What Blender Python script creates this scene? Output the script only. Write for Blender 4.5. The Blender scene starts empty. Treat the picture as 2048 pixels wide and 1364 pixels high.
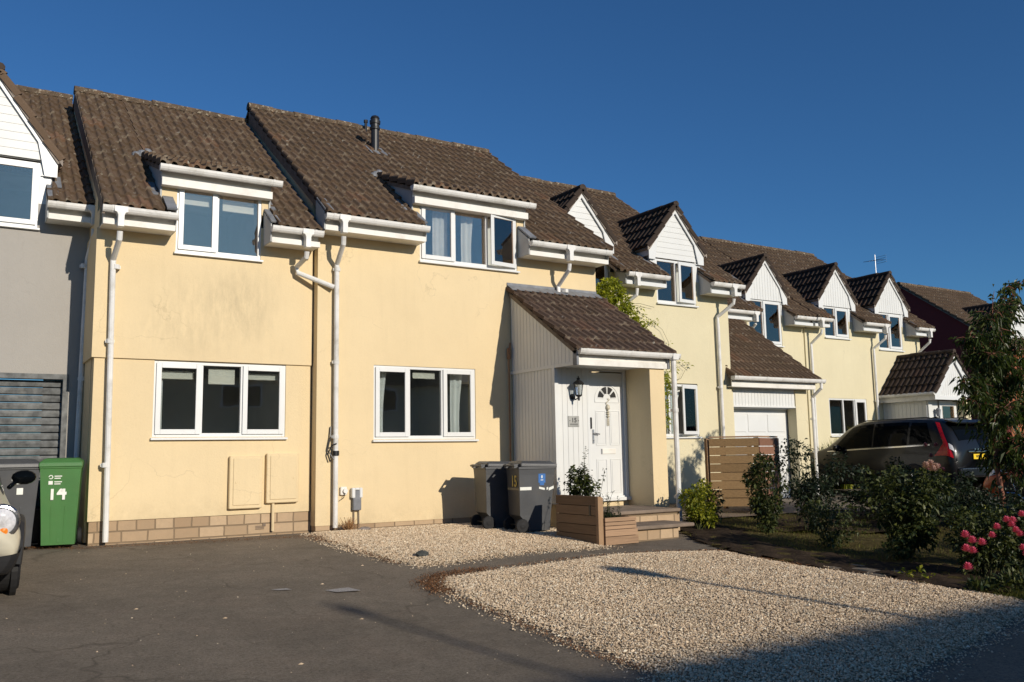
import bpy, math, random
from math import sin, cos, pi, radians, sqrt
from mathutils import Vector, Matrix
rnd = random.Random(7)
scn = bpy.context.scene
col = scn.collection
# ------------------------------------------------------------------ camera
CAM = Vector((0.0, -12.58989867, 1.04156361))
F = Vector((0.52713645, 0.84027674, 0.12673661)); RT = Vector((0.84814107, -0.52949536, -0.01707039)); UP = Vector((-0.0527626, -0.11648895, 0.99178951))
cd = bpy.data.cameras.new("camera"); cam = bpy.data.objects.new("camera", cd); col.objects.link(cam)
cam.matrix_world = Matrix(((RT.x, UP.x, -F.x, CAM.x), (RT.y, UP.y, -F.y, CAM.y), (RT.z, UP.z, -F.z, CAM.z), (0, 0, 0, 1)))
cd.sensor_width = 36.0; cd.lens = 36.0 * 1782.83 / 2048.0
cd.clip_start = 0.05; cd.clip_end = 2000
scn.camera = cam
# ------------------------------------------------------------------ sky + sun
SUN_EL, SUN_AZ = 20.5, 10.0            # azimuth measured from -Y towards +X
sd = Vector((sin(radians(SUN_AZ)) * cos(radians(SUN_EL)), -cos(radians(SUN_AZ)) * cos(radians(SUN_EL)), sin(radians(SUN_EL))))
w = bpy.data.worlds.new("World"); scn.world = w; w.use_nodes = True
nt = w.node_tree; nt.nodes.clear()
so = nt.nodes.new('ShaderNodeOutputWorld'); sb = nt.nodes.new('ShaderNodeBackground'); st = nt.nodes.new('ShaderNodeTexSky')
st.sky_type = 'NISHITA'; st.sun_disc = False; st.sun_elevation = radians(SUN_EL)
st.sun_rotation = math.atan2(sd.x, sd.y)
st.altitude = 0; st.air_density = 1.0; st.dust_density = 0.4; st.ozone_density = 4.0
sb.inputs[1].default_value = 0.076
tn = nt.nodes.new('ShaderNodeMix'); tn.data_type = 'RGBA'; tn.blend_type = 'MULTIPLY'; tn.inputs[0].default_value = 1.0; tn.inputs[7].default_value = (0.44, 0.81, 1.12, 1)
nt.links.new(st.outputs[0], tn.inputs[6]); nt.links.new(tn.outputs[2], sb.inputs[0]); nt.links.new(sb.outputs[0], so.inputs[0])
sl = bpy.data.lights.new("sun", 'SUN'); sl.energy = 4.25; sl.angle = radians(0.5); sl.color = (1.0, 0.905, 0.77)
sun = bpy.data.objects.new("sun", sl); col.objects.link(sun)
sun.rotation_euler = (-sd).to_track_quat('-Z', 'Y').to_euler(); sun.location = (0, -40, 30)
scn.view_settings.view_transform = 'Standard'; scn.view_settings.look = 'None'
scn.view_settings.exposure = 0.0; scn.view_settings.gamma = 1.0

# ------------------------------------------------------------------ materials
class NT:
    def __init__(s, name):
        s.m = bpy.data.materials.new(name); s.m.use_nodes = True; s.t = s.m.node_tree
        s.b = s.t.nodes['Principled BSDF']; s.o = s.t.nodes['Material Output']
    def n(s, typ, **kw):
        x = s.t.nodes.new('ShaderNode' + typ)
        for k, v in kw.items():
            if k.startswith('i_'): x.inputs[k[2:].replace('_', ' ')].default_value = v
            elif k.startswith('n_'): x.inputs[int(k[2:])].default_value = v
            else: setattr(x, k, v)
        return x
    def l(s, a, b): s.t.links.new(a, b)
    def pos(s): return s.n('NewGeometry').outputs['Position']
    def noise(s, scale, detail=4, rough=.55, vec=None, dist=0):
        x = s.n('TexNoise'); x.inputs['Scale'].default_value = scale; x.inputs['Detail'].default_value = detail
        x.inputs['Roughness'].default_value = rough; x.inputs['Distortion'].default_value = dist
        s.l(vec if vec else s.pos(), x.inputs['Vector']); return x.outputs['Fac']
    def ramp(s, fac, stops):
        x = s.n('ValToRGB'); e = x.color_ramp.elements
        while len(e) < len(stops): e.new(.5)
        for i, (p, c) in enumerate(stops):
            e[i].position = p; e[i].color = (c if len(c) == 4 else (*c, 1)) if not isinstance(c, (int, float)) else (c, c, c, 1)
        s.l(fac, x.inputs[0]); return x.outputs[0]
    def mix(s, fac, a, b, mode='MIX'):
        x = s.n('Mix', data_type='RGBA', blend_type=mode)
        for i, v in ((0, fac), (6, a), (7, b)):
            if isinstance(v, (int, float)): x.inputs[i].default_value = v
            elif isinstance(v, tuple): x.inputs[i].default_value = (*v, 1) if len(v) == 3 else v
            else: s.l(v, x.inputs[i])
        return x.outputs[2]
    def math(s, op, a, b=0.0, c=None):
        x = s.n('Math', operation=op)
        for i, v in enumerate((a, b) if c is None else (a, b, c)):
            if isinstance(v, (int, float)): x.inputs[i].default_value = v
            else: s.l(v, x.inputs[i])
        return x.outputs[0]
    def bump(s, h, strength=.3, dist=.01):
        x = s.n('Bump'); x.inputs['Strength'].default_value = strength; x.inputs['Distance'].default_value = dist
        s.l(h, x.inputs['Height']); s.l(x.outputs[0], s.b.inputs['Normal'])
    def fin(s, colr, rough=.8, spec=.3, metal=0):
        if isinstance(colr, tuple): s.b.inputs['Base Color'].default_value = (*colr, 1)
        else: s.l(colr, s.b.inputs['Base Color'])
        if isinstance(rough, (int, float)): s.b.inputs['Roughness'].default_value = rough
        else: s.l(rough, s.b.inputs['Roughness'])
        s.b.inputs['Specular IOR Level'].default_value = spec; s.b.inputs['Metallic'].default_value = metal
        return s.m
def cm(c, k): return tuple(min(1, x * k) for x in c)
def simple(name, c, rough=.6, var=.12, scale=6., spec=.3, metal=0, bs=0., bscale=60, dirt=0., dirtc=(.12, .10, .07)):
    s = NT(name); f = s.noise(scale, 5)
    r = s.ramp(f, [(.3, cm(c, 1 - var)), (.7, cm(c, 1 + var))])
    if dirt:
        d = s.ramp(s.noise(3.1, 7, .7), [(.5, 0.0), (.78, dirt)]); r = s.mix(d, r, dirtc)
    if bs: s.bump(s.noise(bscale, 4), bs, .01)
    return s.fin(r, rough, spec, metal)
def island(name, c1, c2, rough=.7, spec=.2, trans=0., nscale=0):
    s = NT(name); g = s.n('NewGeometry')
    r = s.ramp(g.outputs['Random Per Island'], [(0., c1), (.5, cm(tuple((a + b) / 2 for a, b in zip(c1, c2)), 1)), (1., c2)])
    if trans:
        s.b.inputs['Roughness'].default_value = rough; s.b.inputs['Specular IOR Level'].default_value = spec
        s.l(r, s.b.inputs['Base Color'])
        t = s.n('BsdfTranslucent'); s.l(s.mix(1., r, (1.1, 1.25, .5), 'MULTIPLY'), t.inputs[0])
        m = s.n('MixShader'); m.inputs[0].default_value = trans
        s.l(s.b.outputs[0], m.inputs[1]); s.l(t.outputs[0], m.inputs[2]); s.l(m.outputs[0], s.o.inputs[0]); return s.m
    return s.fin(r, rough, spec)
def render_mat(name, c, stain=None, low=None):
    s = NT(name); p = s.pos()
    f = s.noise(.9, 6, .6, p); r = s.ramp(f, [(.3, cm(c, .95)), (.7, cm(c, 1.04))])
    mp = s.n('Mapping'); mp.inputs['Scale'].default_value = (9, 9, .8); s.l(p, mp.inputs[0])
    st_ = s.ramp(s.noise(1., 6, .65, mp.outputs[0]), [(.52, 0.), (.85, .22)])
    r = s.mix(st_, r, cm(c, .72))
    sp = s.ramp(s.noise(14, 3, .6, p), [(.72, 0.), (.80, .28)])
    r = s.mix(sp, r, cm(c, .6))
    if stain:
        for (cx, cz, rx, rz, k) in stain:
            sx = s.n('SeparateXYZ'); s.l(p, sx.inputs[0])
            dx = s.math('DIVIDE', s.math('SUBTRACT', sx.outputs[0], cx), rx); dz = s.math('DIVIDE', s.math('SUBTRACT', sx.outputs[2], cz), rz)
            d = s.math('ADD', s.math('MULTIPLY', dx, dx), s.math('MULTIPLY', dz, dz))
            mask = s.math('MULTIPLY', s.math('SUBTRACT', 1., d), 1.); 
            x = s.n('Clamp'); s.l(mask, x.inputs[0])
            mq = s.n('Mapping'); mq.inputs['Scale'].default_value = (1.6, 1.6, .5); s.l(p, mq.inputs[0]); nn = s.ramp(s.noise(5.5, 9, .75, mq.outputs[0]), [(.36, 0.), (.78, 1.)])
            r = s.mix(s.math('MULTIPLY', s.math('MULTIPLY', x.outputs[0], nn), k), r, (c[0]*.42, c[1]*.45, c[2]*.50))
    if low is not None:   # splash dirt just above the plinth
        sx = s.n('SeparateXYZ'); s.l(p, sx.inputs[0])
        h = s.n('MapRange'); h.inputs[1].default_value = low; h.inputs[2].default_value = low + .35; h.inputs[3].default_value = 1.; h.inputs[4].default_value = 0.
        s.l(sx.outputs[2], h.inputs[0])
        m = s.math('MULTIPLY', s.math('MULTIPLY', h.outputs[0], s.ramp(s.noise(3.5, 6, .7, p), [(.35, 0.), (.7, 1.)])), .45)
        r = s.mix(m, r, cm(c, .55))
    dn = s.n('TexNoise'); dn.inputs['Scale'].default_value = 2.2; dn.inputs['Detail'].default_value = 5.; s.l(p, dn.inputs['Vector'])
    mv = s.n('VectorMath', operation='MULTIPLY_ADD'); s.l(dn.outputs['Color'], mv.inputs[0]); mv.inputs[1].default_value = (.7, .7, .7); s.l(p, mv.inputs[2])
    v = s.n('TexVoronoi', feature='DISTANCE_TO_EDGE'); v.inputs['Scale'].default_value = .75; s.l(mv.outputs[0], v.inputs['Vector'])
    r = s.mix(s.math('MULTIPLY', s.ramp(v.outputs['Distance'], [(0., .32), (.006, 0.)]), s.ramp(s.noise(.9, 3, .5, p), [(.52, 0.), (.62, 1.)])), r, cm(c, .5))
    r = s.mix(s.ramp(s.noise(38, 4, .8, p), [(.3, .10), (.6, 0.)]), r, cm(c, .65))
    s.bump(s.math('ADD', s.noise(45, 5, .75, p), s.math('MULTIPLY', s.noise(5, 4, .6, p), 1.5)), .45, .008)
    return s.fin(r, .93, .12)
def tile_mat(name, c, lichen=.5, red=.15):
    s = NT(name); uv = s.n('UVMap'); uv.uv_map = 'UVMap'
    sp = s.n('SeparateXYZ'); s.l(uv.outputs[0], sp.inputs[0])
    fu = s.math('FLOOR', sp.outputs[0]); fv = s.math('FLOOR', sp.outputs[1])
    cb = s.n('CombineXYZ'); s.l(fu, cb.inputs[0]); s.l(fv, cb.inputs[1])
    wn = s.n('TexWhiteNoise', noise_dimensions='2D'); s.l(cb.outputs[0], wn.inputs['Vector'])
    r = s.ramp(wn.outputs['Value'], [(0., cm(c, .86)), (.45, cm(c, .99)), (.95, cm(c, 1.12)), (1., (c[0] * 1.5, c[1] * 1.25, c[2] * 1.15))])
    p = s.pos()
    r = s.mix(s.ramp(s.noise(1.1, 6, .6, p), [(.3, 0.), (.7, .45)]), r, cm(c, .7))
    r = s.mix(s.ramp(s.noise(2.3, 5, .6, p), [(.5, 0.), (.75, .35)]), r, (.075, .062, .032))     # moss film
    fr = s.math('FRACT', sp.outputs[1])
    tip = s.ramp(fr, [(0., 1.), (.10, .35), (.16, 0.)])
    r = s.mix(s.math('MULTIPLY', s.math('MULTIPLY', tip, s.ramp(s.noise(8, 4, .6, p), [(.5, 0.), (.66, 1.)])), lichen), r, (.30, .25, .19))
    v = s.n('TexVoronoi', feature='F1'); v.inputs['Scale'].default_value = 9.; s.l(p, v.inputs['Vector'])
    spots = s.ramp(v.outputs['Distance'], [(.14, 1.), (.26, 0.)])
    v2 = s.ramp(s.noise(5.1, 5, .7, p), [(.53, 0.), (.62, 1.)])
    r = s.mix(s.math('MULTIPLY', s.math('MULTIPLY', spots, v2), lichen * 1.2), r, (.42, .38, .31))
    if red:
        r = s.mix(s.math('MULTIPLY', s.ramp(s.noise(.8, 5, .6, p, 1.), [(.62, 0.), (.74, 1.)]), red), r, (.17, .05, .03))
    r = s.mix(s.ramp(s.noise(42, 4, .7, p), [(.35, .0), (.7, .45)]), r, cm(c, .55))
    s.bump(s.noise(90, 4, .7, p), .5, .006)
    return s.fin(r, .92, .15)
def wood(name, c, axis='x', var=.35, sc=1.):
    s = NT(name); p = s.pos(); mp = s.n('Mapping')
    mp.inputs['Scale'].default_value = {'x': (1.5, 14, 30), 'y': (14, 1.5, 30), 'z': (14, 14, 1.5)}[axis]; s.l(p, mp.inputs[0])
    r = s.ramp(s.noise(2.2 * sc, 6, .6, mp.outputs[0], .6), [(.3, cm(c, 1 - var)), (.7, cm(c, 1 + var))])
    g = s.n('NewGeometry'); r = s.mix(.55, r, s.ramp(g.outputs['Random Per Island'], [(0., cm(c, .7)), (1., cm(c, 1.3))]))
    s.bump(s.noise(3., 5, .6, mp.outputs[0]), .25, .004)
    return s.fin(r, .85, .15)
def brick_mat(name, c, c2, mortar, bw=.44, bh=.215, ms=.010):
    s = NT(name); sx = s.n('SeparateXYZ'); s.l(s.pos(), sx.inputs[0])
    cb = s.n('CombineXYZ'); s.l(s.math('ADD', sx.outputs[0], s.math('MULTIPLY', sx.outputs[1], 1.)), cb.inputs[0]); s.l(sx.outputs[2], cb.inputs[1])
    jit = s.n('TexNoise'); jit.inputs['Scale'].default_value = 3.; s.l(s.pos(), jit.inputs['Vector'])
    ad = s.n('VectorMath', operation='MULTIPLY_ADD'); s.l(jit.outputs['Color'], ad.inputs[0]); ad.inputs[1].default_value = (.04, .015, 0); s.l(cb.outputs[0], ad.inputs[2])
    b = s.n('TexBrick'); s.l(ad.outputs[0], b.inputs['Vector']); b.inputs['Scale'].default_value = 1.
    b.inputs['Brick Width'].default_value = bw; b.inputs['Row Height'].default_value = bh; b.inputs['Mortar Size'].default_value = ms
    b.inputs['Mortar Smooth'].default_value = .3; b.inputs['Color1'].default_value = (*c, 1); b.inputs['Color2'].default_value = (*c2, 1); b.inputs['Mortar'].default_value = (*mortar, 1)
    b.offset = .41; b.squash = 1.4; b.squash_frequency = 2
    r = s.mix(s.ramp(s.noise(9, 6, .7), [(.3, 0.), (.75, .5)]), b.outputs['Color'], cm(c, .6))
    h = s.math('SUBTRACT', s.math('MULTIPLY', s.noise(35, 5, .7), .5), b.outputs['Fac'])
    s.bump(h, .8, .012)
    return s.fin(r, .95, .1)
def glass_mat(name, refl=1.0, tint=(.86, .89, .90), ior=1.55, gc=(1., .95, .9)):
    s = NT(name); s.t.nodes.remove(s.b)
    f = s.n('Fresnel'); f.inputs[0].default_value = ior
    nb = s.n('Bump'); nb.inputs['Strength'].default_value = .05; nb.inputs['Distance'].default_value = .02; s.l(s.noise(2.2, 2), nb.inputs['Height'])
    g = s.n('BsdfGlossy'); g.inputs['Roughness'].default_value = .015; g.inputs['Color'].default_value = (*gc, 1); s.l(nb.outputs[0], g.inputs['Normal'])
    t = s.n('BsdfTransparent'); t.inputs[0].default_value = (*tint, 1)
    m = s.n('MixShader'); x = s.math('MULTIPLY', f.outputs[0], refl); c = s.n('Clamp'); s.l(x, c.inputs[0])
    s.l(c.outputs[0], m.inputs[0]); s.l(t.outputs[0], m.inputs[1]); s.l(g.outputs[0], m.inputs[2]); s.l(m.outputs[0], s.o.inputs[0])
    return s.m
YEL = (.715, .575, .355); PALE = (.655, .590, .405)
M = {}
M['yellow'] = render_mat('yellow_render', YEL, stain=[(2.95, 3.1, .95, .75, .42), (3.55, 3.35, .6, .7, .36), (2.3, 2.75, .7, .35, .2)], low=.25)
M['yellow2'] = render_mat('yellow_render_plain', YEL, low=.08)
M['pale'] = render_mat('pale_yellow_render', PALE, low=.1)
M['grey_render'] = render_mat('grey_render', (.37, .35, .32))
M['maroon'] = render_mat('maroon_render', (.15, .035, .035))
M['brickred'] = brick_mat('red_brick', (.42, .13, .05), (.28, .08, .04), (.3, .25, .2), .225, .075, .008)
M['plinth'] = brick_mat('plinth_blocks', (.54, .40, .26), (.34, .235, .145), (.21, .155, .10), .235, .145, .011)
M['white'] = simple('white_upvc', (.68, .69, .68), .35, .03, 3, .5)
M['cladding'] = simple('white_cladding', (.67, .675, .655), .45, .04, 2, .4)
M['cream'] = simple('cream_fascia', (.74, .72, .67), .5, .06, 4, .3, dirt=.6, dirtc=(.42, .38, .30))
M['gutter'] = simple('white_gutter', (.72, .71, .68), .4, .07, 5, .35, dirt=.75, dirtc=(.34, .32, .26))
M['tiles'] = tile_mat('brown_roof_tiles', (.150, .102, .068), .95, .22)
M['tiles_porch'] = tile_mat('porch_roof_tiles', (.125, .085, .064), 1., .6)
M['tiles_dark'] = tile_mat('dark_bold_roll_tiles', (.055, .040, .032), .35, .05)
s_ = NT('ridge_tiles'); r_ = s_.ramp(s_.noise(7, 6, .7), [(.35, (.075, .055, .040)), (.55, (.13, .095, .065)), (.72, (.20, .12, .07))]); r_ = s_.mix(s_.ramp(s_.noise(16, 6, .75), [(.55, 0.), (.64, 1.)]), r_, (.42, .37, .28)); s_.bump(s_.noise(30, 5, .7), .9, .02); M['ridge'] = s_.fin(r_, .95, .1)
M['ridge_dark'] = simple('dark_ridge_tiles', (.06, .045, .036), .9, .3, 9, .15, bs=.5, bscale=40)
M['verge'] = simple('verge_mortar', (.19, .155, .125), .95, .25, 8, .1, bs=.5, bscale=40)
M['verge_grey'] = simple('dormer_verge_mortar', (.30, .255, .215), .95, .3, 9, .1, bs=.5, bscale=40)
M['lead'] = simple('lead_flashing', (.17, .18, .20), .55, .25, 7, .4, bs=.3, bscale=25, dirt=.4, dirtc=(.35, .35, .33))
M['cheek'] = simple('dormer_cheek_board', (.42, .43, .42), .7, .08, 4, .2)
M['glass'] = glass_mat('window_glass', 3.0)
M['glass_far'] = glass_mat('far_window_glass', 1.1, ior=1.45)
M['glass_up'] = glass_mat('upper_window_glass', 2.5, (.90, .92, .93), 1.7, (1., .86, .74))
M['room'] = simple('room_lining', (.50, .49, .47), .9, .2, 1)
M['curtain'] = simple('curtain_cloth', (.80, .82, .78), .9, .06, 4, .1)
M['net'] = simple('net_curtain', (.68, .70, .68), .9, .1, 9, .1)
M['blind'] = simple('roller_blind', (.80, .78, .68), .8, .05, 2, .1)
M['black_metal'] = simple('black_metal', (.012, .012, .013), .4, .1, 8, .5)
M['flue'] = simple('flue_metal', (.016, .016, .018), .45, .15, 8, .5)
M['steel'] = simple('steel', (.45, .45, .46), .35, .1, 8, .5, 1)
M['bin_grey'] = simple('bin_plastic_charcoal', (.055, .058, .063), .42, .15, 4, .5, bs=.15, bscale=200, dirt=.35, dirtc=(.10, .085, .06))
M['bin_green'] = simple('bin_plastic_green', (.055, .17, .045), .45, .08, 4, .45, bs=.15, bscale=200, dirt=.2, dirtc=(.10, .14, .05))
M['rubber'] = simple('rubber', (.018, .018, .019), .75, .2, 12, .3)
M['white_print'] = simple('white_print', (.75, .76, .70), .6, .05, 20)
M['yellow_print'] = simple('yellow_print', (.55, .42, .10), .6, .1, 20)
M['blue_label'] = simple('blue_label', (.05, .16, .42), .4, .1, 20)
M['plate'] = simple('number_plate', (.85, .58, .03), .4, .03, 20)
M['plank'] = wood('weathered_planks', (.33, .215, .135), 'x'); M['plank_y'] = wood('weathered_planks_shaded', (.22, .145, .085), 'y')  # plank_y: same planks, darker, with the side face's shade put into the colour
M['plank_z'] = wood('weathered_post', (.34, .22, .13), 'z'); M['fence_x'] = wood('fence_boards', (.25, .16, .078), 'x', .4); M['fence_red'] = wood('fence_boards_reddish', (.22, .115, .075), 'y')
M['paving'] = simple('paving_slab', (.22, .17, .13), .9, .2, 5, .15, bs=.4, bscale=30, dirt=.5, dirtc=(.12, .10, .08))
M['gdoor_grey'] = simple('garage_door_grey', (.12, .125, .125), .6, .5, 9, .3, dirt=.8, dirtc=(.27, .27, .25))
M['soil'] = simple('soil', (.045, .032, .022), .97, .4, 8, .05, bs=1., bscale=30)
M['leaf_bush'] = island('bush_leaves', (.012, .026, .010), (.085, .095, .022), .5, .3, .15)
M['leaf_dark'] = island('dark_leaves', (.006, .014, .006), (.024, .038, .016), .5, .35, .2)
M['leaf_yellow'] = island('yellow_green_leaves', (.07, .11, .015), (.36, .34, .03), .5, .3, .3)
M['leaf_tree'] = island('tree_leaves', (.022, .045, .010), (.085, .105, .024), .45, .4, .25)
M['leaf_purple'] = island('purple_leaves', (.018, .012, .012), (.045, .026, .024), .5, .35, .15)
M['leaf_vine'] = island('vine_leaves', (.16, .20, .015), (.42, .42, .04), .5, .3, .35)
M['dry'] = island('dry_stems', (.24, .12, .05), (.38, .22, .10), .9, .1)
M['grass'] = island('grass_blades', (.06, .075, .015), (.20, .19, .05), .8, .15, .25)
M['bark'] = simple('bark', (.20, .085, .055), .8, .4, 14, .2, bs=.6, bscale=30)
M['stem'] = simple('green_stem', (.05, .055, .02), .8, .3, 14, .2)
M['rose'] = island('rose_petals', (.62, .06, .16), (.80, .20, .30), .6, .2, .2)
M['rose_pale'] = island('faded_petals', (.45, .25, .22), (.62, .42, .36), .7, .2, .2)
M['rose_dark'] = island('dusky_petals', (.30, .10, .13), (.42, .18, .22), .7, .2, .1)

# ------------------------------------------------------------------ mesh builder
ORG = {}
class MB:
    def __init__(s): s.v = []; s.f = []; s.uv = None
    def add(s, vs, fs):
        b = len(s.v); s.v += [tuple(p) for p in vs]; s.f += [tuple(i + b for i in f) for f in fs]; return s
    def box(s, x0, x1, y0, y1, z0, z1):
        v = [(x, y, z) for z in (z0, z1) for y in (y0, y1) for x in (x0, x1)]
        return s.add(v, [(0, 2, 3, 1), (4, 5, 7, 6), (0, 1, 5, 4), (2, 6, 7, 3), (0, 4, 6, 2), (1, 3, 7, 5)])
    def bbox(s, x0, x1, y0, y1, z0, z1, b=.006):   # box with chamfered vertical + top edges
        X = [(x0 + b, y0), (x1 - b, y0), (x1, y0 + b), (x1, y1 - b), (x1 - b, y1), (x0 + b, y1), (x0, y1 - b), (x0, y0 + b)]
        cx, cy = (x0 + x1) / 2, (y0 + y1) / 2
        def ring(z, k): return [(cx + (x - cx) * (1 - 2 * k / max(x1 - x0, 1e-6)), cy + (y - cy) * (1 - 2 * k / max(y1 - y0, 1e-6)), z) for x, y in X]
        v = ring(z0, b) + ring(z0 + b, 0) + ring(z1 - b, 0) + ring(z1, b)
        f = [tuple(range(7, -1, -1)), tuple(range(24, 32))]
        for r in range(3):
            for i in range(8): f.append((r * 8 + i, r * 8 + (i + 1) % 8, r * 8 + 8 + (i + 1) % 8, r * 8 + 8 + i))
        return s.add(v, f)
    def prism(s, poly, axis, a, b):      # poly in the two other axes (cyclic order), extruded a..b
        n = len(poly)
        def P(u, v, t): return {'x': (t, u, v), 'y': (u, t, v), 'z': (u, v, t)}[axis]
        vs = [P(u, v, a) for u, v in poly] + [P(u, v, b) for u, v in poly]
        fs = [tuple(range(n)), tuple(range(2 * n - 1, n - 1, -1))] + [(i + n, (i + 1) % n + n, (i + 1) % n, i) for i in range(n)]
        return s.add(vs, fs)
    def tube(s, pts, r, n=8, cap=True):
        pts = [Vector(p) for p in pts]; rs = r if isinstance(r, (list, tuple)) else [r] * len(pts)
        vs = []; fs = []; up = None
        for i, p in enumerate(pts):
            d = (pts[min(i + 1, len(pts) - 1)] - pts[max(i - 1, 0)])
            d = d.normalized() if d.length > 1e-9 else Vector((0, 0, 1))
            if up is None: up = Vector((0, 0, 1)) if abs(d.z) < .9 else Vector((1, 0, 0))
            a = d.cross(up).normalized(); b = a.cross(d).normalized(); up = b
            for k in range(n):
                t = 2 * pi * k / n; vs.append(p + (a * cos(t) + b * sin(t)) * rs[i])
        for i in range(len(pts) - 1):
            for k in range(n): fs.append((i * n + k, i * n + (k + 1) % n, (i + 1) * n + (k + 1) % n, (i + 1) * n + k))
        if cap: fs += [tuple(range(n - 1, -1, -1)), tuple(range((len(pts) - 1) * n, len(pts) * n))]
        return s.add(vs, fs)
    def cyl(s, c, axis, r, h, n=24, r2=None):
        c = Vector(c); d = {'x': Vector((1, 0, 0)), 'y': Vector((0, 1, 0)), 'z': Vector((0, 0, 1))}[axis]
        return s.tube([c - d * h / 2, c + d * h / 2], [r, r if r2 is None else r2], n)
    def lathe(s, c, prof, n=20, axis='z'):
        vs = []; fs = []; c = Vector(c)
        for r, z in prof:
            for k in range(n):
                t = 2 * pi * k / n; q = (r * cos(t), r * sin(t), z)
                if axis == 'y': q = (q[0], q[2], q[1])
                if axis == 'x': q = (q[2], q[0], q[1])
                vs.append(c + Vector(q))
        for i in range(len(prof) - 1):
            for k in range(n): fs.append((i * n + k, i * n + (k + 1) % n, (i + 1) * n + (k + 1) % n, (i + 1) * n + k))
        fs += [tuple(range(n - 1, -1, -1)), tuple(range((len(prof) - 1) * n, len(prof) * n))]
        return s.add(vs, fs)
    def build(s, name, mt, parent=None, smooth=False, local=False, bevel=0., label=None):
        me = bpy.data.meshes.new(name)
        o_ = ORG.get(parent.name, Vector((0, 0, 0))) if (parent and not local) else Vector((0, 0, 0))
        me.from_pydata([(p[0] - o_.x, p[1] - o_.y, p[2] - o_.z) for p in s.v], [], s.f)
        if s.uv:
            l = me.uv_layers.new(name='UVMap'); buf = []
            for f in s.f:
                for i in f: buf += s.uv[i]
            l.data.foreach_set('uv', buf)
        if smooth: me.polygons.foreach_set('use_smooth', [True] * len(me.polygons))
        me.materials.append(mt)
        o = bpy.data.objects.new(name, me); col.objects.link(o)
        if parent: o.parent = parent; ORG[o.name] = o_
        if bevel:
            m = o.modifiers.new('bevel', 'BEVEL'); m.width = bevel; m.segments = 2; m.limit_method = 'ANGLE'; m.angle_limit = radians(35)
        if label: o['label'] = label
        return o
def empty(name, loc, label, cat, group=None, rz=0.):
    o = bpy.data.objects.new(name, None); col.objects.link(o); o.location = loc; o.rotation_euler.z = rz
    o.empty_display_size = .2; ORG[o.name] = Vector(loc); o['label'] = label; o['category'] = cat
    if group: o['group'] = group
    return o
def tag(o, label, cat, group=None, kind=None):
    if label: o['label'] = label
    if cat: o['category'] = cat
    if group: o['group'] = group
    if kind: o['kind'] = kind
    return o
def text(s, size, mt, parent, mtx, name='lettering', ext=.002, align='CENTER', off=0.0, sx=1., label=None):
    cu = bpy.data.curves.new(name, 'FONT'); cu.body = s; cu.size = size; cu.extrude = ext; cu.align_x = align; cu.align_y = 'CENTER'; cu.offset = off
    t = bpy.data.objects.new('tmp', cu); col.objects.link(t)
    dg = bpy.context.evaluated_depsgraph_get(); me = bpy.data.meshes.new_from_object(t.evaluated_get(dg))
    bpy.data.objects.remove(t)
    if parent: mtx = Matrix.Translation(-ORG.get(parent.name, Vector((0, 0, 0)))) @ mtx
    me.transform(mtx @ Matrix.Diagonal((sx, 1, 1, 1))); me.materials.clear(); me.materials.append(mt); me.name = name
    o = bpy.data.objects.new(name, me); col.objects.link(o)
    if parent: o.parent = parent; ORG[o.name] = ORG.get(parent.name, Vector((0, 0, 0)))
    if label: o['label'] = label
    return o
def facing(loc, nrm):    # matrix: text plane with normal nrm, up = z
    n = Vector(nrm).normalized(); z = Vector((0, 0, 1)); u = z.cross(n).normalized(); v = n.cross(u)
    return Matrix(((u.x, v.x, n.x, loc[0]), (u.y, v.y, n.y, loc[1]), (u.z, v.z, n.z, loc[2]), (0, 0, 0, 1)))
def gz(x, y): return 0.043 * max(min(y + .3, 0), -12.5)

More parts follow.
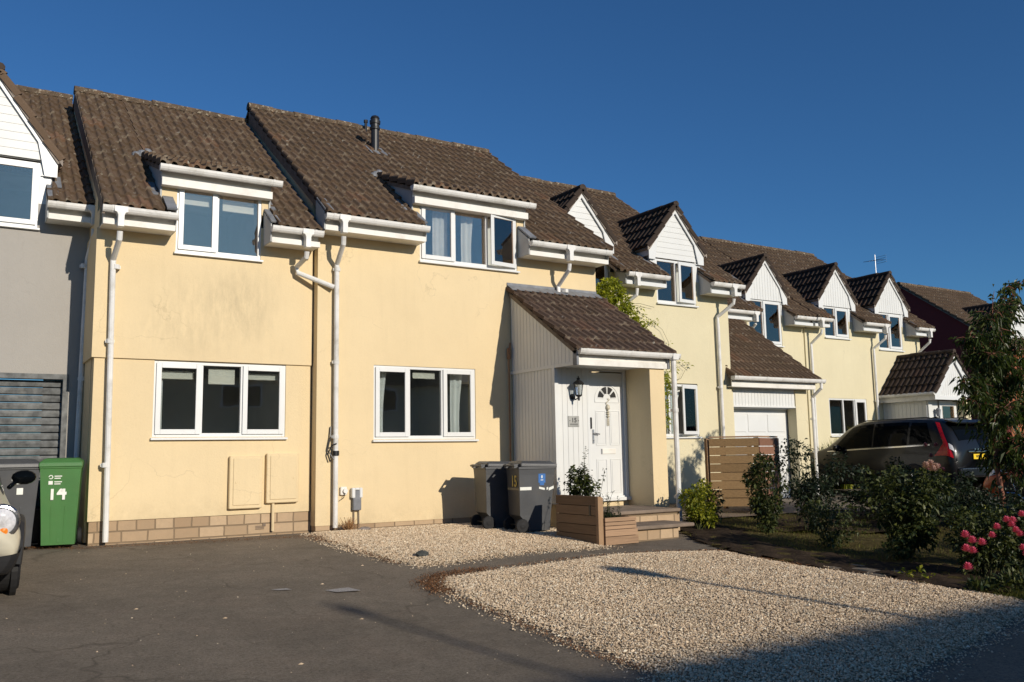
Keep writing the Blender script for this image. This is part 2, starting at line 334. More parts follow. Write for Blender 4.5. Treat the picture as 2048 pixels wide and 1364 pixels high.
# ------------------------------------------------------------------ roof tiles
PROF = [0., .04, .14, .30, .46, .56, .78]
PH = [0., .70, 1., 1., .70, .0, -.10]
def tile_patch(mb, O, U, S, wid, ln, roll=.15, gauge=.34, amp=.042, thick=.036, bold=False, uo=0., skirt=.05):
    O, U, S = Vector(O), Vector(U).normalized(), Vector(S).normalized(); N = U.cross(S).normalized()
    if N.z < 0: N = -N
    if mb.uv is None: mb.uv = [(0, 0)] * len(mb.v)
    us = []; hs = []; i0 = int(math.floor(uo / roll)); k = i0
    while True:
        done = False
        for p, h in zip(PROF, PH):
            u = (k + p) * roll - uo
            if u < -1e-6: continue
            if u > wid - 1e-6: done = True; break
            us.append(u); hs.append(h * amp)
        if done: break
        k += 1
    if not us or us[0] > 1e-4: us.insert(0, 0.); hs.insert(0, hs[0] if hs else 0)
    us.append(wid); hs.append(0.)
    n = len(us); nc = max(1, int(math.ceil(ln / gauge - 1e-6)))
    for c in range(nc):
        s0 = c * gauge; s1 = min(ln, (c + 1) * gauge + .0)
        jit = {}
        rows = [[], [], []]
        for u, h in zip(us, hs):
            t = int((u + uo) / (2 * roll))
            if t not in jit: jit[t] = (rnd.uniform(-.005, .007), rnd.uniform(-.010, .010))
            jh, js = jit[t]
            sl = s0 + js if c else s0 + js * .6
            for r_, (ss, hh) in enumerate(((sl, h + jh - .012), (sl, h + thick + jh), (s1, h + jh * .3))):
                rows[r_].append(O + U * u + S * ss + N * hh)
        b = len(mb.v)
        mb.v += [tuple(p) for r_ in (rows[0], rows[1], rows[1], rows[2]) for p in r_]
        tu = [(u + uo) / (2 * roll) for u in us]
        mb.uv += [(t, c + .0) for t in tu] + [(t, c + .02) for t in tu] + [(t, c + .02) for t in tu] + [(t, c + .98) for t in tu]
        for i in range(n - 1):
            mb.f.append((b + i, b + i + 1, b + n + i + 1, b + n + i))
            mb.f.append((b + 2 * n + i, b + 2 * n + i + 1, b + 3 * n + i + 1, b + 3 * n + i))
        if skirt:
            for e, i in ((0, 0), (1, n - 1)):
                lo = rows[1][i]; hi = rows[2][i]; bb = len(mb.v)
                mb.v += [tuple(lo), tuple(hi), tuple(hi - N * skirt), tuple(lo - N * skirt)]; mb.uv += [(tu[i], c + .3)] * 4
                mb.f.append((bb, bb + 1, bb + 2, bb + 3))
def slab(mb, O, U, S, wid, ln, off=-.02, th=.05):
    O, U, S = Vector(O), Vector(U).normalized(), Vector(S).normalized(); N = U.cross(S).normalized()
    if N.z < 0: N = -N
    a = O + N * off; v = [a, a + U * wid, a + U * wid + S * ln, a + S * ln]; v += [p - N * th for p in v]
    mb.add(v, [(0, 1, 2, 3), (7, 6, 5, 4), (0, 4, 5, 1), (1, 5, 6, 2), (2, 6, 7, 3), (3, 7, 4, 0)])
def ridge(mb, p0, p1, r=.085, seg=.45):
    p0, p1 = Vector(p0), Vector(p1); L = (p1 - p0).length; n = max(1, round(L / seg)); d = (p1 - p0) / n
    sd_ = d.normalized().cross(Vector((0, 0, 1))).normalized()
    for i in range(n):
        a = p0 + d * i - d.normalized() * .012; b = p0 + d * (i + 1) + d.normalized() * .012
        z = Vector((0, 0, rnd.uniform(-.008, .012))); rr = r * rnd.uniform(.95, 1.05); vs = []; m = 7
        for q, r0 in ((a, rr * 1.04), (b, rr * .97)):
            for k in range(m):
                t = pi * (-.12 + 1.24 * k / (m - 1)); vs.append(q + z + sd_ * cos(t) * r0 * 1.15 + Vector((0, 0, sin(t) * r0 - .02)))
        fs = [(k, k + 1, m + k + 1, m + k) for k in range(m - 1)] + [tuple(range(m)), tuple(range(2 * m - 1, m - 1, -1))]
        mb.add(vs, fs)
    # mortar bed
    mb.tube([p0 + Vector((0, 0, -.05)), p1 + Vector((0, 0, -.05))], r * .95, 6)

RUN, RISE = 4.31, 3.09      # eave (Y0-.45, ze) to ridge (Y0+3.86, ze+RISE)
def zmain(y, Y0, ze): return ze + (y - (Y0 - .45)) * RISE / RUN
def main_roof(h, x0, x1, Y0, ze, holes, mt='tiles', vl=True, vr=True, ridge_ends=True):
    ye = Y0 - .45; S = Vector((0, RUN, RISE)); L = S.length; Sn = S.normalized()
    mb = MB(); mb.uv = []; db = MB()
    xs = sorted(set([x0, x1] + [v for a, b, y in holes for v in (a, b)]))
    for a, b in zip(xs[:-1], xs[1:]):
        s0 = 0
        for ha, hb, hy in holes:
            if ha - 1e-6 <= a and b <= hb + 1e-6: s0 = (hy - ye) / RUN * L; s0 = math.floor(s0 / .34) * .34
        O = Vector((a, ye, ze)) + Sn * s0
        tile_patch(mb, O, (1, 0, 0), S, b - a, L - s0, uo=a - x0 + .0, skirt=.05)
        slab(db, O + Sn * .06, (1, 0, 0), S, b - a, L - s0 - .06)
    # rear slope
    yr = Y0 - .45 + RUN; zr = ze + RISE
    tile_patch(mb, (x0, yr + RUN, ze), (1, 0, 0), (0, -RUN, RISE), x1 - x0, L, roll=.3, gauge=.68)
    roof = mb.build('roof', M[mt], h, smooth=True)
    db.build('roof_deck', M['verge'], roof)
    rb = MB(); ridge(rb, (x0, yr, zr + .035), (x1, yr, zr + .035)); rb.build('ridge_tile_row', M['ridge'], roof, smooth=False)
    return roof
def wall(h, name, mt, x0, x1, z0, z1, y, holes, th=.25):
    """front wall with its face at y, openings (xa,xb,za,zb)"""
    mb = MB(); xs = sorted(set([x0, x1] + [v for q in holes for v in q[:2] if x0 < v < x1])); zs = sorted(set([z0, z1] + [v for q in holes for v in q[2:4] if z0 < v < z1]))
    gid = {}; 
    def vid(i, k, j):
        if (i, k, j) not in gid: gid[(i, k, j)] = len(mb.v); mb.v.append((xs[i], y + (th if j else 0), zs[k]))
        return gid[(i, k, j)]
    solid = {}
    for i in range(len(xs) - 1):
        for k in range(len(zs) - 1):
            cx, cz = (xs[i] + xs[i + 1]) / 2, (zs[k] + zs[k + 1]) / 2
            solid[(i, k)] = not any(q[0] < cx < q[1] and q[2] < cz < q[3] for q in holes)
    for (i, k), sld in solid.items():
        if not sld: continue
        mb.f.append((vid(i, k, 0), vid(i + 1, k, 0), vid(i + 1, k + 1, 0), vid(i, k + 1, 0)))
        mb.f.append((vid(i, k, 1), vid(i, k + 1, 1), vid(i + 1, k + 1, 1), vid(i + 1, k, 1)))
        for (di, dk, a, b) in ((-1, 0, (i, k), (i, k + 1)), (1, 0, (i + 1, k + 1), (i + 1, k)), (0, -1, (i + 1, k), (i, k)), (0, 1, (i, k + 1), (i + 1, k + 1))):
            if not solid.get((i + di, k + dk), False):
                mb.f.append((vid(*a, 0), vid(*b, 0), vid(*b, 1), vid(*a, 1)))
    return mb.build(name, M[mt], h)
def ring(mb, x0, x1, z0, z1, t, y0, y1, tb=None):
    tb = tb or t
    mb.box(x0, x0 + t, y0, y1, z0, z1); mb.box(x1 - t, x1, y0, y1, z0, z1)
    mb.box(x0 + t, x1 - t, y0, y1, z0, z0 + tb); mb.box(x0 + t, x1 - t, y0, y1, z1 - t, z1)
def drape(mb, x0, x1, z0, z1, y, folds=6, amp=.025, taper=0., side=1):
    n = folds * 6; m = 8; vs = []
    for j in range(m + 1):
        f = j / m; a, b = x0, x1
        if taper:
            k = taper * sin(pi * min(1, (1 - f) * 1.2) / 2)
            if side > 0: b = x1 - (x1 - x0) * k
            else: a = x0 + (x1 - x0) * k
        for i in range(n + 1):
            u = i / n; vs.append((a + (b - a) * u, y + amp * sin(u * folds * 2 * pi + .6 * sin(f * 3)) * (1 - .3 * f), z0 + (z1 - z0) * f))
    fs = [(j * (n + 1) + i, j * (n + 1) + i + 1, (j + 1) * (n + 1) + i + 1, (j + 1) * (n + 1) + i) for j in range(m) for i in range(n)]
    mb.add(vs, fs)
def window(h, x0, x1, z0, z1, y, lights, glass='glass', sill=True, blinds=(), curtains=(), openers=(), nets=(), label=None, t=.045, st=.052, deep=2.2):
    """lights: list of (x_end_fraction, 's'|'f'); blinds: (light index, drop); curtains: (xa,xb,taper,side) fractions"""
    mb = MB(); ring(mb, x0, x1, z0, z1, t, y + .015, y + .085, t * 1.2)
    xs = [x0] + [x0 + (x1 - x0) * f for f, _ in lights]
    for x in xs[1:-1]: mb.box(x - t / 2, x + t / 2, y + .015, y + .085, z0 + t * 1.2, z1 - t)
    w_ = mb.build('window', M['white'], h, bevel=.004, label=label)
    gb = MB()
    for i, (f, kd) in enumerate(lights):
        a = xs[i] + (t if i == 0 else t / 2); b = xs[i + 1] - (t if i == len(lights) - 1 else t / 2); c0, c1 = z0 + t * 1.2, z1 - t
        if kd == 's':
            sb_ = MB(); ov = .016; A, B, C0, C1 = a - ov, b + ov, c0 - ov, c1 + ov
            ring(sb_, A, B, C0, C1, st + ov, y - .012, y + .012); 
            ga = MB(); ga.box(A + st + ov - .006, B - st - ov + .006, y + .006, y + .010, C0 + st + ov - .006, C1 - st - ov + .006)
            if i in dict(openers):
                ang, hinge = dict(openers)[i]; px = B if hinge == 'r' else A
                R_ = Matrix.Rotation(radians(ang), 3, 'Z')
                for q in (sb_, ga):
                    q.v = [tuple(R_ @ (Vector(p) - Vector((px, y - .012, 0))) + Vector((px, y - .03, 0))) for p in q.v]
            s_ = sb_.build('sash', M['white'], w_, bevel=.004)
            gb.add(ga.v, ga.f)
        else:
            gb.box(a, b, y + .045, y + .049, c0, c1)
    gb.build('pane', M[glass], w_)
    if sill:
        sb_ = MB(); sb_.prism([(y + .03, z0 - .002), (y - .055, z0 - .012), (y - .055, z0 - .04), (y + .03, z0 - .04)], 'x', x0 - .025, x1 + .025); sb_.build('sill', M['white'], w_, bevel=.004)
    rm = MB(); X0, X1, Y0, Y1, Z0, Z1 = x0 - .05, x1 + .05, y + .252, y + deep, z0 - .25, z1 + .15
    rm.add([(X0, Y0, Z0), (X1, Y0, Z0), (X1, Y0, Z1), (X0, Y0, Z1), (X0, Y1, Z0), (X1, Y1, Z0), (X1, Y1, Z1), (X0, Y1, Z1)],
           [(4, 7, 6, 5), (0, 3, 7, 4), (1, 5, 6, 2), (0, 4, 5, 1), (3, 2, 6, 7)])
    rm.build('room_lining', M['room'], w_)
    for i, d, *r_ in blinds:
        a = xs[i] + .10 + (r_[0] if r_ else 0); b = xs[i + 1] - .08; bb = MB(); top = z1 - t - (.0 if lights[i][1] == 'f' else st) - .03
        bb.box(a, b, y + .13, y + .14, top - d, top); bb.cyl(((a + b) / 2, y + .135, top - d), 'x', .012, b - a, 8); bb.build('blind', M['blind'], w_)
    for fa, fb, tp, sd_ in curtains:
        cb = MB(); drape(cb, x0 + (x1 - x0) * fa, x0 + (x1 - x0) * fb, z0 + .04, z1 - .04, y + .20, max(2, int((fb - fa) * (x1 - x0) / .10)), .022, tp, sd_); cb.build('curtain', M['curtain'], w_, smooth=True)
    for fa, fb in nets:
        cb = MB(); drape(cb, x0 + (x1 - x0) * fa, x0 + (x1 - x0) * fb, z0 + .04, z1 - .04, y + .17, max(2, int((fb - fa) * (x1 - x0) / .07)), .012); cb.build('net_curtain', M['net'], w_, smooth=True)
    return w_
def gutter_run(h, xa, xb, yf, zt, outlet=None, fz0=None, fz1=None, yfas=None, name='gutter'):
    """half-round gutter whose front top lip is at (yf, zt)"""
    mb = MB(); r = .060; n = 8; cy = yf + r
    for a, b in ((xa, xb),):
        vs = []
        for x in (a, b):
            for rr in (r, r - .006):
                for k in range(n + 1):
                    t = pi + pi * k / n; vs.append((x, cy + rr * cos(t), zt + rr * 1.45 * sin(t)))
        m = n + 1
        fs = [(k, k + 1, 2 * m + k + 1, 2 * m + k) for k in range(n)] + [(m + k + 1, m + k, 3 * m + k, 3 * m + k + 1) for k in range(n)] + [(0, m, 3 * m, 2 * m), (n, 2 * m + n, 3 * m + n, m + n)]
        mb.add(vs, fs)
        for x, e in ((a, -.006), (b, .006)):
            mb.prism([(cy + (r + .004) * cos(pi + pi * k / n), zt + (r + .004) * 1.45 * sin(pi + pi * k / n)) for k in range(n + 1)], 'x', x, x + e)
    # union / bracket collars
    L = xb - xa; k = max(1, int(L / .85)); 
    for i in range(k + 1):
        x = xa + .12 + (L - .24) * i / max(1, k)
        pts = [(x, cy + (r + .004) * cos(pi + pi * q / 8), zt + .003 + (r + .004) * 1.45 * sin(pi + pi * q / 8)) for q in range(9)]
        vs = [(p[0] + e, p[1], p[2]) for e in (-.018, .018) for p in pts]; mb.add(vs, [(q, q + 1, 9 + q + 1, 9 + q) for q in range(8)])
    g = mb.build(name, M['gutter'], h, smooth=False)
    return g
def eaves(h, xa, xb, Y0, ze, ends='', outlet=None, yo=.45, fascia='cream'):
    """fascia, soffit box and gutter of one stretch of eaves"""
    mb = MB(); yf = Y0 - yo + .09
    mb.prism([(yf, ze - .235), (yf, ze - .155), (yf + .08, ze - .150), (yf + .08, ze - .02), (yf + .10, ze - .02), (yf + .10, ze - .235)], 'x', xa, xb); f_ = mb.build('fascia', M[fascia], h, bevel=.003)
    sb_ = MB(); sb_.box(xa, xb, yf + .10, Y0 + .0, ze - .222, ze - .21); sb_.build('soffit', M['cream'], h)
    g = gutter_run(h, xa - .015, xb + .015, Y0 - yo - .03, ze - .01)
    for e in ends:
        x = xa if e == 'l' else xb
        eb = MB(); s_ = -1 if e == 'l' else 1
        zz = lambda y: zmain(y, Y0, ze) - .03
        eb.prism([(Y0 + .02, ze - .222), (yf + .01, ze - .222), (yf + .01, zz(yf + .01)), (Y0 + .02, zz(Y0 + .02))], 'x', x, x + s_ * .016); eb.build('eaves_end_panel', M['cheek'], h)
        lb = MB(); O = Vector((x - (.13 if e == 'r' else -.02), yf - .02, zmain(yf - .02, Y0, ze) + .045)); 
        O = Vector((x - .12 if e == 'r' else x - .02, yf - .03, zmain(yf - .03, Y0, ze) + .030))
        slab(lb, O, (1, 0, 0), (0, RUN, RISE), .14, .455, 0, .03); lb.build('lead_flashing', M['lead'], h, bevel=.004)
    return g
def downpipe(h, pts, r=.037, clips=(), sq=False):
    mb = MB(); mb.tube(pts, r, 10)
    for z in clips:
        p = pts[-2] if pts[-2][2] > z else pts[-1]
        mb.tube([(p[0], p[1], z + .03), (p[0], p[1], z - .03)], r * 1.22, 10); mb.box(p[0] - .055, p[0] + .055, p[1] + r * .3, p[1] + r * 1.3, z - .02, z + .02)
    return mb.build('downpipe', M['gutter'], h, smooth=False)
def outlet_box(h, x, yf, zt):
    mb = MB(); mb.prism([(x - .085, zt + .003), (x - .085, zt - .075), (x - .055, zt - .085), (x - .04, zt - .12), (x - .04, zt - .27), (x + .04, zt - .27), (x + .04, zt - .12), (x + .055, zt - .085), (x + .085, zt - .075), (x + .085, zt + .003)], 'y', yf - .012, yf + .10)
    return mb.build('gutter_outlet', M['gutter'], h, bevel=.006)
def cladding_v(mb, xa, xb, z0, ztop, y, bw=.105, g=.004, th=.018, face='y'):
    """vertical boards; ztop(x) gives the top; boards in plane face"""
    n = max(1, round((xb - xa) / bw)); w_ = (xb - xa) / n
    for i in range(n):
        a = xa + i * w_; b = a + w_; za, zb_ = ztop(a), ztop(b)
        zl = z0 if not callable(z0) else None
        l0, l1 = (z0, z0) if zl is not None else (z0(a), z0(b))
        if min(za, zb_) <= min(l0, l1) - .01 and max(za, zb_) <= min(l0, l1): continue
        za, zb_ = max(za, l0 + .002), max(zb_, l1 + .002)
        for q0, q1, d in ((a, b, th * .35), (a + g, b - g, 0.)):
            ta = za + (zb_ - za) * (q0 - a) / w_; tb = za + (zb_ - za) * (q1 - a) / w_
            poly = [(q0, l0 + (0 if d else .0)), (q1, l1), (q1, tb), (q0, ta)]
            if face == 'y': mb.prism(poly, 'y', y + d, y + .03 + (0 if d else -.004))
            else: mb.prism([(u, v) for u, v in poly], 'x', y + d, y + .03 + (0 if d else -.004))

# ------------------------------------------------------------------ dormers
def catslide(h, xa, xb, Y0, ze, zd, wz0, wx0, wx1, wtop, drop=.45, og=(.08, .10)):
    """catslide dormer: front flush with the wall. zd = tile edge height at the gutter; roof runs back to meet the main roof"""
    sl = .37; yf = Y0 - .22
    ym = (zd + sl * (-yf) - ze + (Y0 - .45) * RISE / RUN * 1.0) / (RISE / RUN - sl)
    # solve zd + sl*(y-yf) = ze + (y-(Y0-.45))*k
    k = RISE / RUN; ym = (zd - sl * yf - ze + k * (Y0 - .45)) / (k - sl)
    dm = wall(h, 'dormer', 'yellow2', xa, xb, drop, zd - .10, Y0, [(wx0, wx1, drop - 1, wtop)], .1)
    mb = MB(); mb.uv = []; ln = sqrt((ym - yf) ** 2 + ((ym - yf) * sl) ** 2) + .12
    tile_patch(mb, (xa - .06, yf, zd + .02), (1, 0, 0), (0, 1, sl), xb - xa + .12, ln, skirt=.06); mb.build('dormer_roof', M['tiles'], dm, smooth=True)
    s_ = MB(); slab(s_, (xa - .03, yf + .03, zd + .0), (1, 0, 0), (0, 1, sl), xb - xa + .06, ln - .1, -.03, .06); s_.build('dormer_deck', M['verge'], dm)
    f_ = MB(); f_.prism([(Y0 - .13, zd - .265), (Y0 - .13, zd - .155), (Y0 - .05, zd - .150), (Y0 - .05, zd - .03), (Y0 - .03, zd - .03), (Y0 - .03, zd - .255), (Y0 + .04, zd - .255), (Y0 + .04, zd - .265)], 'x', xa - .01, xb + .01); f_.build('fascia', M['cream'], dm, bevel=.003)
    gutter_run(dm, xa - og[0], xb + og[1], yf - .03, zd - .005)
    zm = lambda y: zmain(y, Y0, ze)
    for x, e in ((xa, 'l'), (xb, 'r')):
        c = MB(); c.prism([(Y0 - .02, zm(Y0) - .25), (Y0 - .02, zd + sl * (Y0 - .02 - yf) - .06), (ym, zm(ym) - .04), (ym, zm(ym) - .3)], 'x', x - .012, x + .012); c.build('dormer_cheek', M['cheek'], dm)
        l = MB(); O = Vector((x - .12 if e == 'l' else x + .0, Y0 + .0, zm(Y0 + .0) + .034)); slab(l, O, (1, 0, 0), (0, RUN, RISE), .13, (ym - Y0) * 1.23 * (.95 if e == 'r' else .22) + .1, 0, .05)
        l.build('lead_flashing', M['lead'], dm, bevel=.004)
    l = MB(); N = 3
    for q in range(N):  # lead saddle where the dormer roof dies into the slope
        l.lathe((xa - .13 + q * .09, ym - .10 + q * .09, zm(ym - .10 + q * .09) + .035), [(.075, -.03), (.07, .02), (.045, .045), (.01, .055)], 10)
    l.build('lead_saddle', M['lead'], dm, bevel=.006)
    return dm, ym
def gable_dormer(h, cx, hw, Y0, ze, z_e, z_a, wz0, wz1, win, horiz=True, tiles='tiles_dark'):
    """pitched-roof dormer, front flush with wall; z_e eaves, z_a apex (roof surface)"""
    yo = Y0 - .055; zm = lambda y: zmain(y, Y0, ze)
    k = RISE / RUN; yb = Y0 - .45 + (z_a - ze) / k + .15
    wx0, wx1 = win
    dm = wall(h, 'dormer', 'white', cx - hw, cx + hw, zm(Y0) - .35, z_e + .03, Y0 + .002, [(wx0, wx1, -9, wz1)], .08)
    # gable cladding
    c = MB(); top = lambda x: z_e + (z_a - .10 - z_e) * (1 - abs(x - cx) / (hw + .02))
    zb = wz1
    if horiz:
        n = 9; H = (z_a - .12 - zb) / n
        for i in range(n):
            a, b = zb + i * H, zb + (i + 1) * H - .003
            wa = hw * min(1, (z_a - .10 - a) / (z_a - .10 - z_e)); wb = hw * min(1, (z_a - .10 - b) / (z_a - .10 - z_e))
            c.add([(cx - wa, Y0 - .012, a), (cx + wa, Y0 - .012, a), (cx + wb, Y0 - .007, b), (cx - wb, Y0 - .007, b), (cx - wa, Y0 + .03, a), (cx + wa, Y0 + .03, a), (cx + wb, Y0 + .03, b), (cx - wb, Y0 + .03, b)],
                  [(0, 1, 2, 3), (0, 4, 5, 1), (3, 2, 6, 7), (1, 5, 6, 2), (0, 3, 7, 4), (4, 7, 6, 5)])
    else:
        cladding_v(c, cx - hw, cx, zb, top, Y0 - .018, th=.016); cladding_v(c, cx, cx + hw, zb, top, Y0 - .018, th=.016)
    c.build('gable_cladding', M['cladding'], dm)
    # barge boards with cut foot
    b = MB(); e = hw + .11; zs = lambda u: z_a - (z_a - z_e) * (u / hw)      # u from centre
    bw = .105
    for s_ in (-1, 1):
        P = lambda u, z: (cx + s_ * u, z)
        foot = zs(e)
        poly = [P(0, z_a - .03), P(e - .04, zs(e - .04) - .03), P(e - .04, foot - .22), P(e - .20, foot - .22), P(e - .30, zs(e - .30) - .03 - bw * 1.35), P(0, z_a - .03 - bw * 1.35)]
        if s_ > 0: poly = poly[::-1]
        b.prism(poly, 'y', yo + .0, yo + .022)
        b.box(*(sorted((cx + s_ * (e - .24), cx + s_ * (e - .06)))), yo + .022, Y0 - .02, foot - .215, foot - .20)
    b.build('barge_board', M['white'], dm, bevel=.003)
    r = MB(); r.uv = []; Ls = sqrt(e ** 2 + (z_a - zs(e)) ** 2)
    u = MB()
    for s_ in (-1, 1):
        O = Vector((cx + s_ * e, yo - .05, zs(e))); S = Vector((-s_ * e, 0, z_a - zs(e)))
        tile_patch(r, O + Vector((0, 0, .03)), (0, 1, 0), S, yb - yo + .05, Ls - .03, roll=.165, amp=.034, thick=.03, skirt=.07)
        slab(u, O + Vector((0, .02, .0)), (0, 1, 0), S, yb - yo, Ls - .02, 0, .05)
        # side fascia
        f_ = MB(); X = cx + s_ * (e - .05); f_.box(min(X, X + s_ * -.02), max(X, X + s_ * -.02), yo + .03, Y0 + .75, zs(e) - .14, zs(e) - .0); f_.build('fascia', M['white'], dm)
        ck = MB(); X = cx + s_ * hw
        y2 = Y0 - .45 + (z_e + .1 - ze) / k
        ck.prism([(Y0 + .01, zm(Y0) - .25), (Y0 + .01, z_e + .02), (y2, z_e + .02), (y2, zm(y2) - .3)], 'x', X - .01, X + .01); ck.build('dormer_cheek', M['cheek'], dm)
        l = MB(); O2 = Vector((X - .13 if s_ < 0 else X, Y0 - .12, zm(Y0 - .12) + .055)); slab(l, O2, (1, 0, 0), (0, RUN, RISE), .13, .42, 0, .014); l.build('lead_flashing', M['lead'], dm)
    rf = r.build('dormer_roof', M[tiles], dm, smooth=True)
    # mortar verge band facing the front
    for s_ in (-1, 1):
        poly = [(cx, z_a + .05), (cx + s_ * (e + .02), zs(e) + .03), (cx + s_ * (e + .02), zs(e) - .06), (cx, z_a - .06)]
        if s_ > 0: poly = poly[::-1]
        u.prism(poly, 'y', yo - .04, yo - .0)
    u.build('verge', M['verge_grey'], dm)
    rb = MB(); ridge(rb, (cx, yo - .04, z_a + .05), (cx, yb, z_a + .05), .065, .40); rb.build('ridge_tile_row', M['ridge_dark'], dm)
    return dm

ZE = 4.60
# ================================================================== HOUSE with the porch (number 15)
h15 = empty('terraced_house', (4.5, 0, 0), 'yellow rendered house with the tiled porch, white front door and black flue on its roof', 'house', 'houses of the terrace')
X0, X1 = 4.5, 9.70
W15 = wall(h15, 'wall', 'yellow2', X0, X1, .07, ZE + .05, 0, [(5.40, 7.18, 1.31, 2.44), (6.19, 8.03, 4.15, 9), (8.62, 9.28, .3, 2.2)], .25)
for x in (X0 + .004, X1 - .254):
    g = MB(); g.prism([(.26, .0), (8.0, .0), (8.0, ZE), (3.86, ZE + RISE - .12), (.26, zmain(.26, 0, ZE) - .12)], 'x', x, x + .25); g.build('gable_wall', M['yellow2'], W15)
p = MB(); p.box(X0 + .01, 7.9, .012, .25, -.30, .07); p.build('block_plinth', M['plinth'], h15)
rf15 = main_roof(h15, X0 - .03, X1 + .05, 0, ZE, [(6.05, 8.18, 1.35)])
v = MB(); v.prism([(-.42, ZE - .12), (-.42, ZE + .03), (3.86, ZE + RISE + .03), (3.86, ZE + RISE - .30)], 'x', X0 - .022, X0 + .02); v.build('verge', M['verge'], rf15)
v = MB(); v.prism([(-.42, ZE - .12), (-.42, ZE + .03), (3.86, ZE + RISE + .03), (3.86, ZE + RISE - .30)], 'x', X1 + .0, X1 + .042); v.build('verge', M['verge'], rf15)
eaves(h15, X0 - .02, 6.12, 0, ZE, 'lr'); eaves(h15, 8.06, X1 + .02, 0, ZE, 'lr')
catslide(h15, 6.05, 8.18, 0, ZE, 5.31, 4.11, 6.19, 8.03, 5.11, 4.78)
window(h15, 5.40, 7.18, 1.31, 2.44, 0, [(.335, 's'), (.665, 'f'), (1., 's')], curtains=[(.03, .17, .25, 1), (.80, .93, .3, 1)], blinds=[(1, .09, .02)], label='white three-light window beside the porch')
window(h15, 6.19, 8.03, 4.15, 5.10, 0, [(.345, 's'), (.68, 'f'), (1., 's')], glass='glass_up', nets=[(.17, .32)], curtains=[(.47, .60, .2, 1), (.74, .90, 0, 1)], openers=[(2, (9, 'r'))], label='white dormer window with its right casement open')
# wall slits either side of the upper window reach the dormer head
outlet_box(h15, 4.74, -.48, ZE - .01)
downpipe(h15, [(4.74, -.42, 4.28), (4.745, -.40, 4.17), (4.77, -.075, 3.93), (4.77, -.075, 3.7), (4.775, -.075, .04)], clips=(3.85, 2.45, 1.35))
outlet_box(h15, 8.83, -.48, ZE - .01)
downpipe(h15, [(8.83, -.42, 4.28), (8.83, -.40, 4.18), (8.83, -.07, 3.95), (8.83, -.07, 3.72), (8.95, -.12, 3.68)], clips=(3.86,))
fl = MB(); fx, fy = 6.55, 2.65; zz = zmain(fy, 0, ZE)
fl.lathe((fx, fy, zz), [(.075, -.1), (.075, .42), (.095, .43), (.10, .47), (.085, .48), (.085, .53), (.10, .54), (.105, .60), (.085, .61), (.08, .64), (.09, .65), (.07, .69), (.03, .71)], 20)
fo = fl.build('flue', M['flue'], rf15, smooth=False)
l = MB(); slab(l, (fx - .16, fy - .22, zmain(fy - .22, 0, ZE) + .05), (1, 0, 0), (0, RUN, RISE), .42, .42, 0, .012); l.build('lead_flashing', M['lead'], rf15, bevel=.004)
l = MB(); l.cyl((6.80, 3.7, ZE + RISE + .02), 'z', .03, .22, 8); l.cyl((6.80, 3.7, ZE + RISE + .13), 'z', .045, .05, 8); l.build('vent_pipe', M['flue'], rf15)
# --- porch
pr = MB(); PX = 7.87; zs_ = lambda y: 3.83 + (y) * (3.83 - 2.60) / 1.92
# side cladding upper gable + lower
c = MB(); cladding_v(c, -1.86, -.02, 2.40, lambda y: zs_(y) - .05, PX, bw=.098, face='x'); c.box(PX - .012, PX + .02, -1.86, 0, 2.37, 2.42)
c.build('side_cladding', M['cladding'], h15)
c = MB(); cladding_v(c, -1.25, -.02, .33, lambda y: 2.37, PX + .014, bw=.098, face='x'); c.box(PX + .0, PX + .05, -1.28, -1.20, .30, 2.37); c.build('side_cladding', M['cladding'], h15)
c = MB(); cladding_v(c, PX + .05, 8.50, .33, lambda x: 2.42, -1.25, bw=.10, face='y'); c.box(PX - .014, PX + .055, -1.285, -1.20, .30, 2.42); c.build('front_cladding', M['cladding'], h15)
c = MB(); c.box(PX - .02, 8.5, -1.27, .0, .28, .335); c.build('cladding_sill', M['white'], h15, bevel=.004)
c = MB(); c.box(PX + .03, 9.35, -1.22, -.01, -.30, .28); c.build('porch_base', M['yellow2'], h15)
c = MB(); c.box(9.30, 9.60, -1.84, -.01, -.30, 2.42); c.build('pillar', M['yellow2'], h15)
c = MB(); c.box(PX + .03, 9.30, -1.84, -1.22, 2.385, 2.40); c.build('porch_ceiling', M['cladding'], h15)
rp = MB(); rp.uv = []; S = Vector((0, 1.95, 1.24)); tile_patch(rp, (PX - .08, -1.95, 2.59), (1, 0, 0), S, 9.78 - PX + .08, S.length, uo=.05, skirt=.06); pr_ = rp.build('porch_roof', M['tiles_porch'], h15, smooth=True)
rp = MB(); slab(rp, (PX - .03, -1.9, 2.57), (1, 0, 0), S, 9.74 - PX, S.length - .08, -.0, .06); rp.build('porch_roof_deck', M['verge'], pr_)
l = MB(); slab(l, (PX - .06, -.17, 3.76), (1, 0, 0), (0, 1, .62), 9.78 - PX, .19, .03, .012); l.box(PX - .06, 9.70, -.016, -.002, 3.80, 3.93); l.build('lead_flashing', M['lead'], pr_, bevel=.003)
c = MB(); c.box(PX - .02, 9.64, -1.88, -1.85, 2.36, 2.45); c.box(PX - .02, 9.66, -1.85, -1.83, 2.36, 2.56); c.build('fascia', M['cream'], h15, bevel=.003)
gutter_run(h15, PX - .01, 9.83, -2.0, 2.60)
c = MB(); c.box(PX - .03, PX + .01, -1.90, -1.80, 2.36, 2.58); c.build('fascia_end', M['lead'], h15); c = MB(); c.box(9.64, 9.68, -1.9, -1.84, 2.36, 2.58); c.build('fascia_end', M['lead'], h15)
downpipe(h15, [(9.72, -1.94, 2.56), (9.72, -1.94, 2.4), (9.72, -1.94, -.04)], r=.043, clips=(1.7, .35))
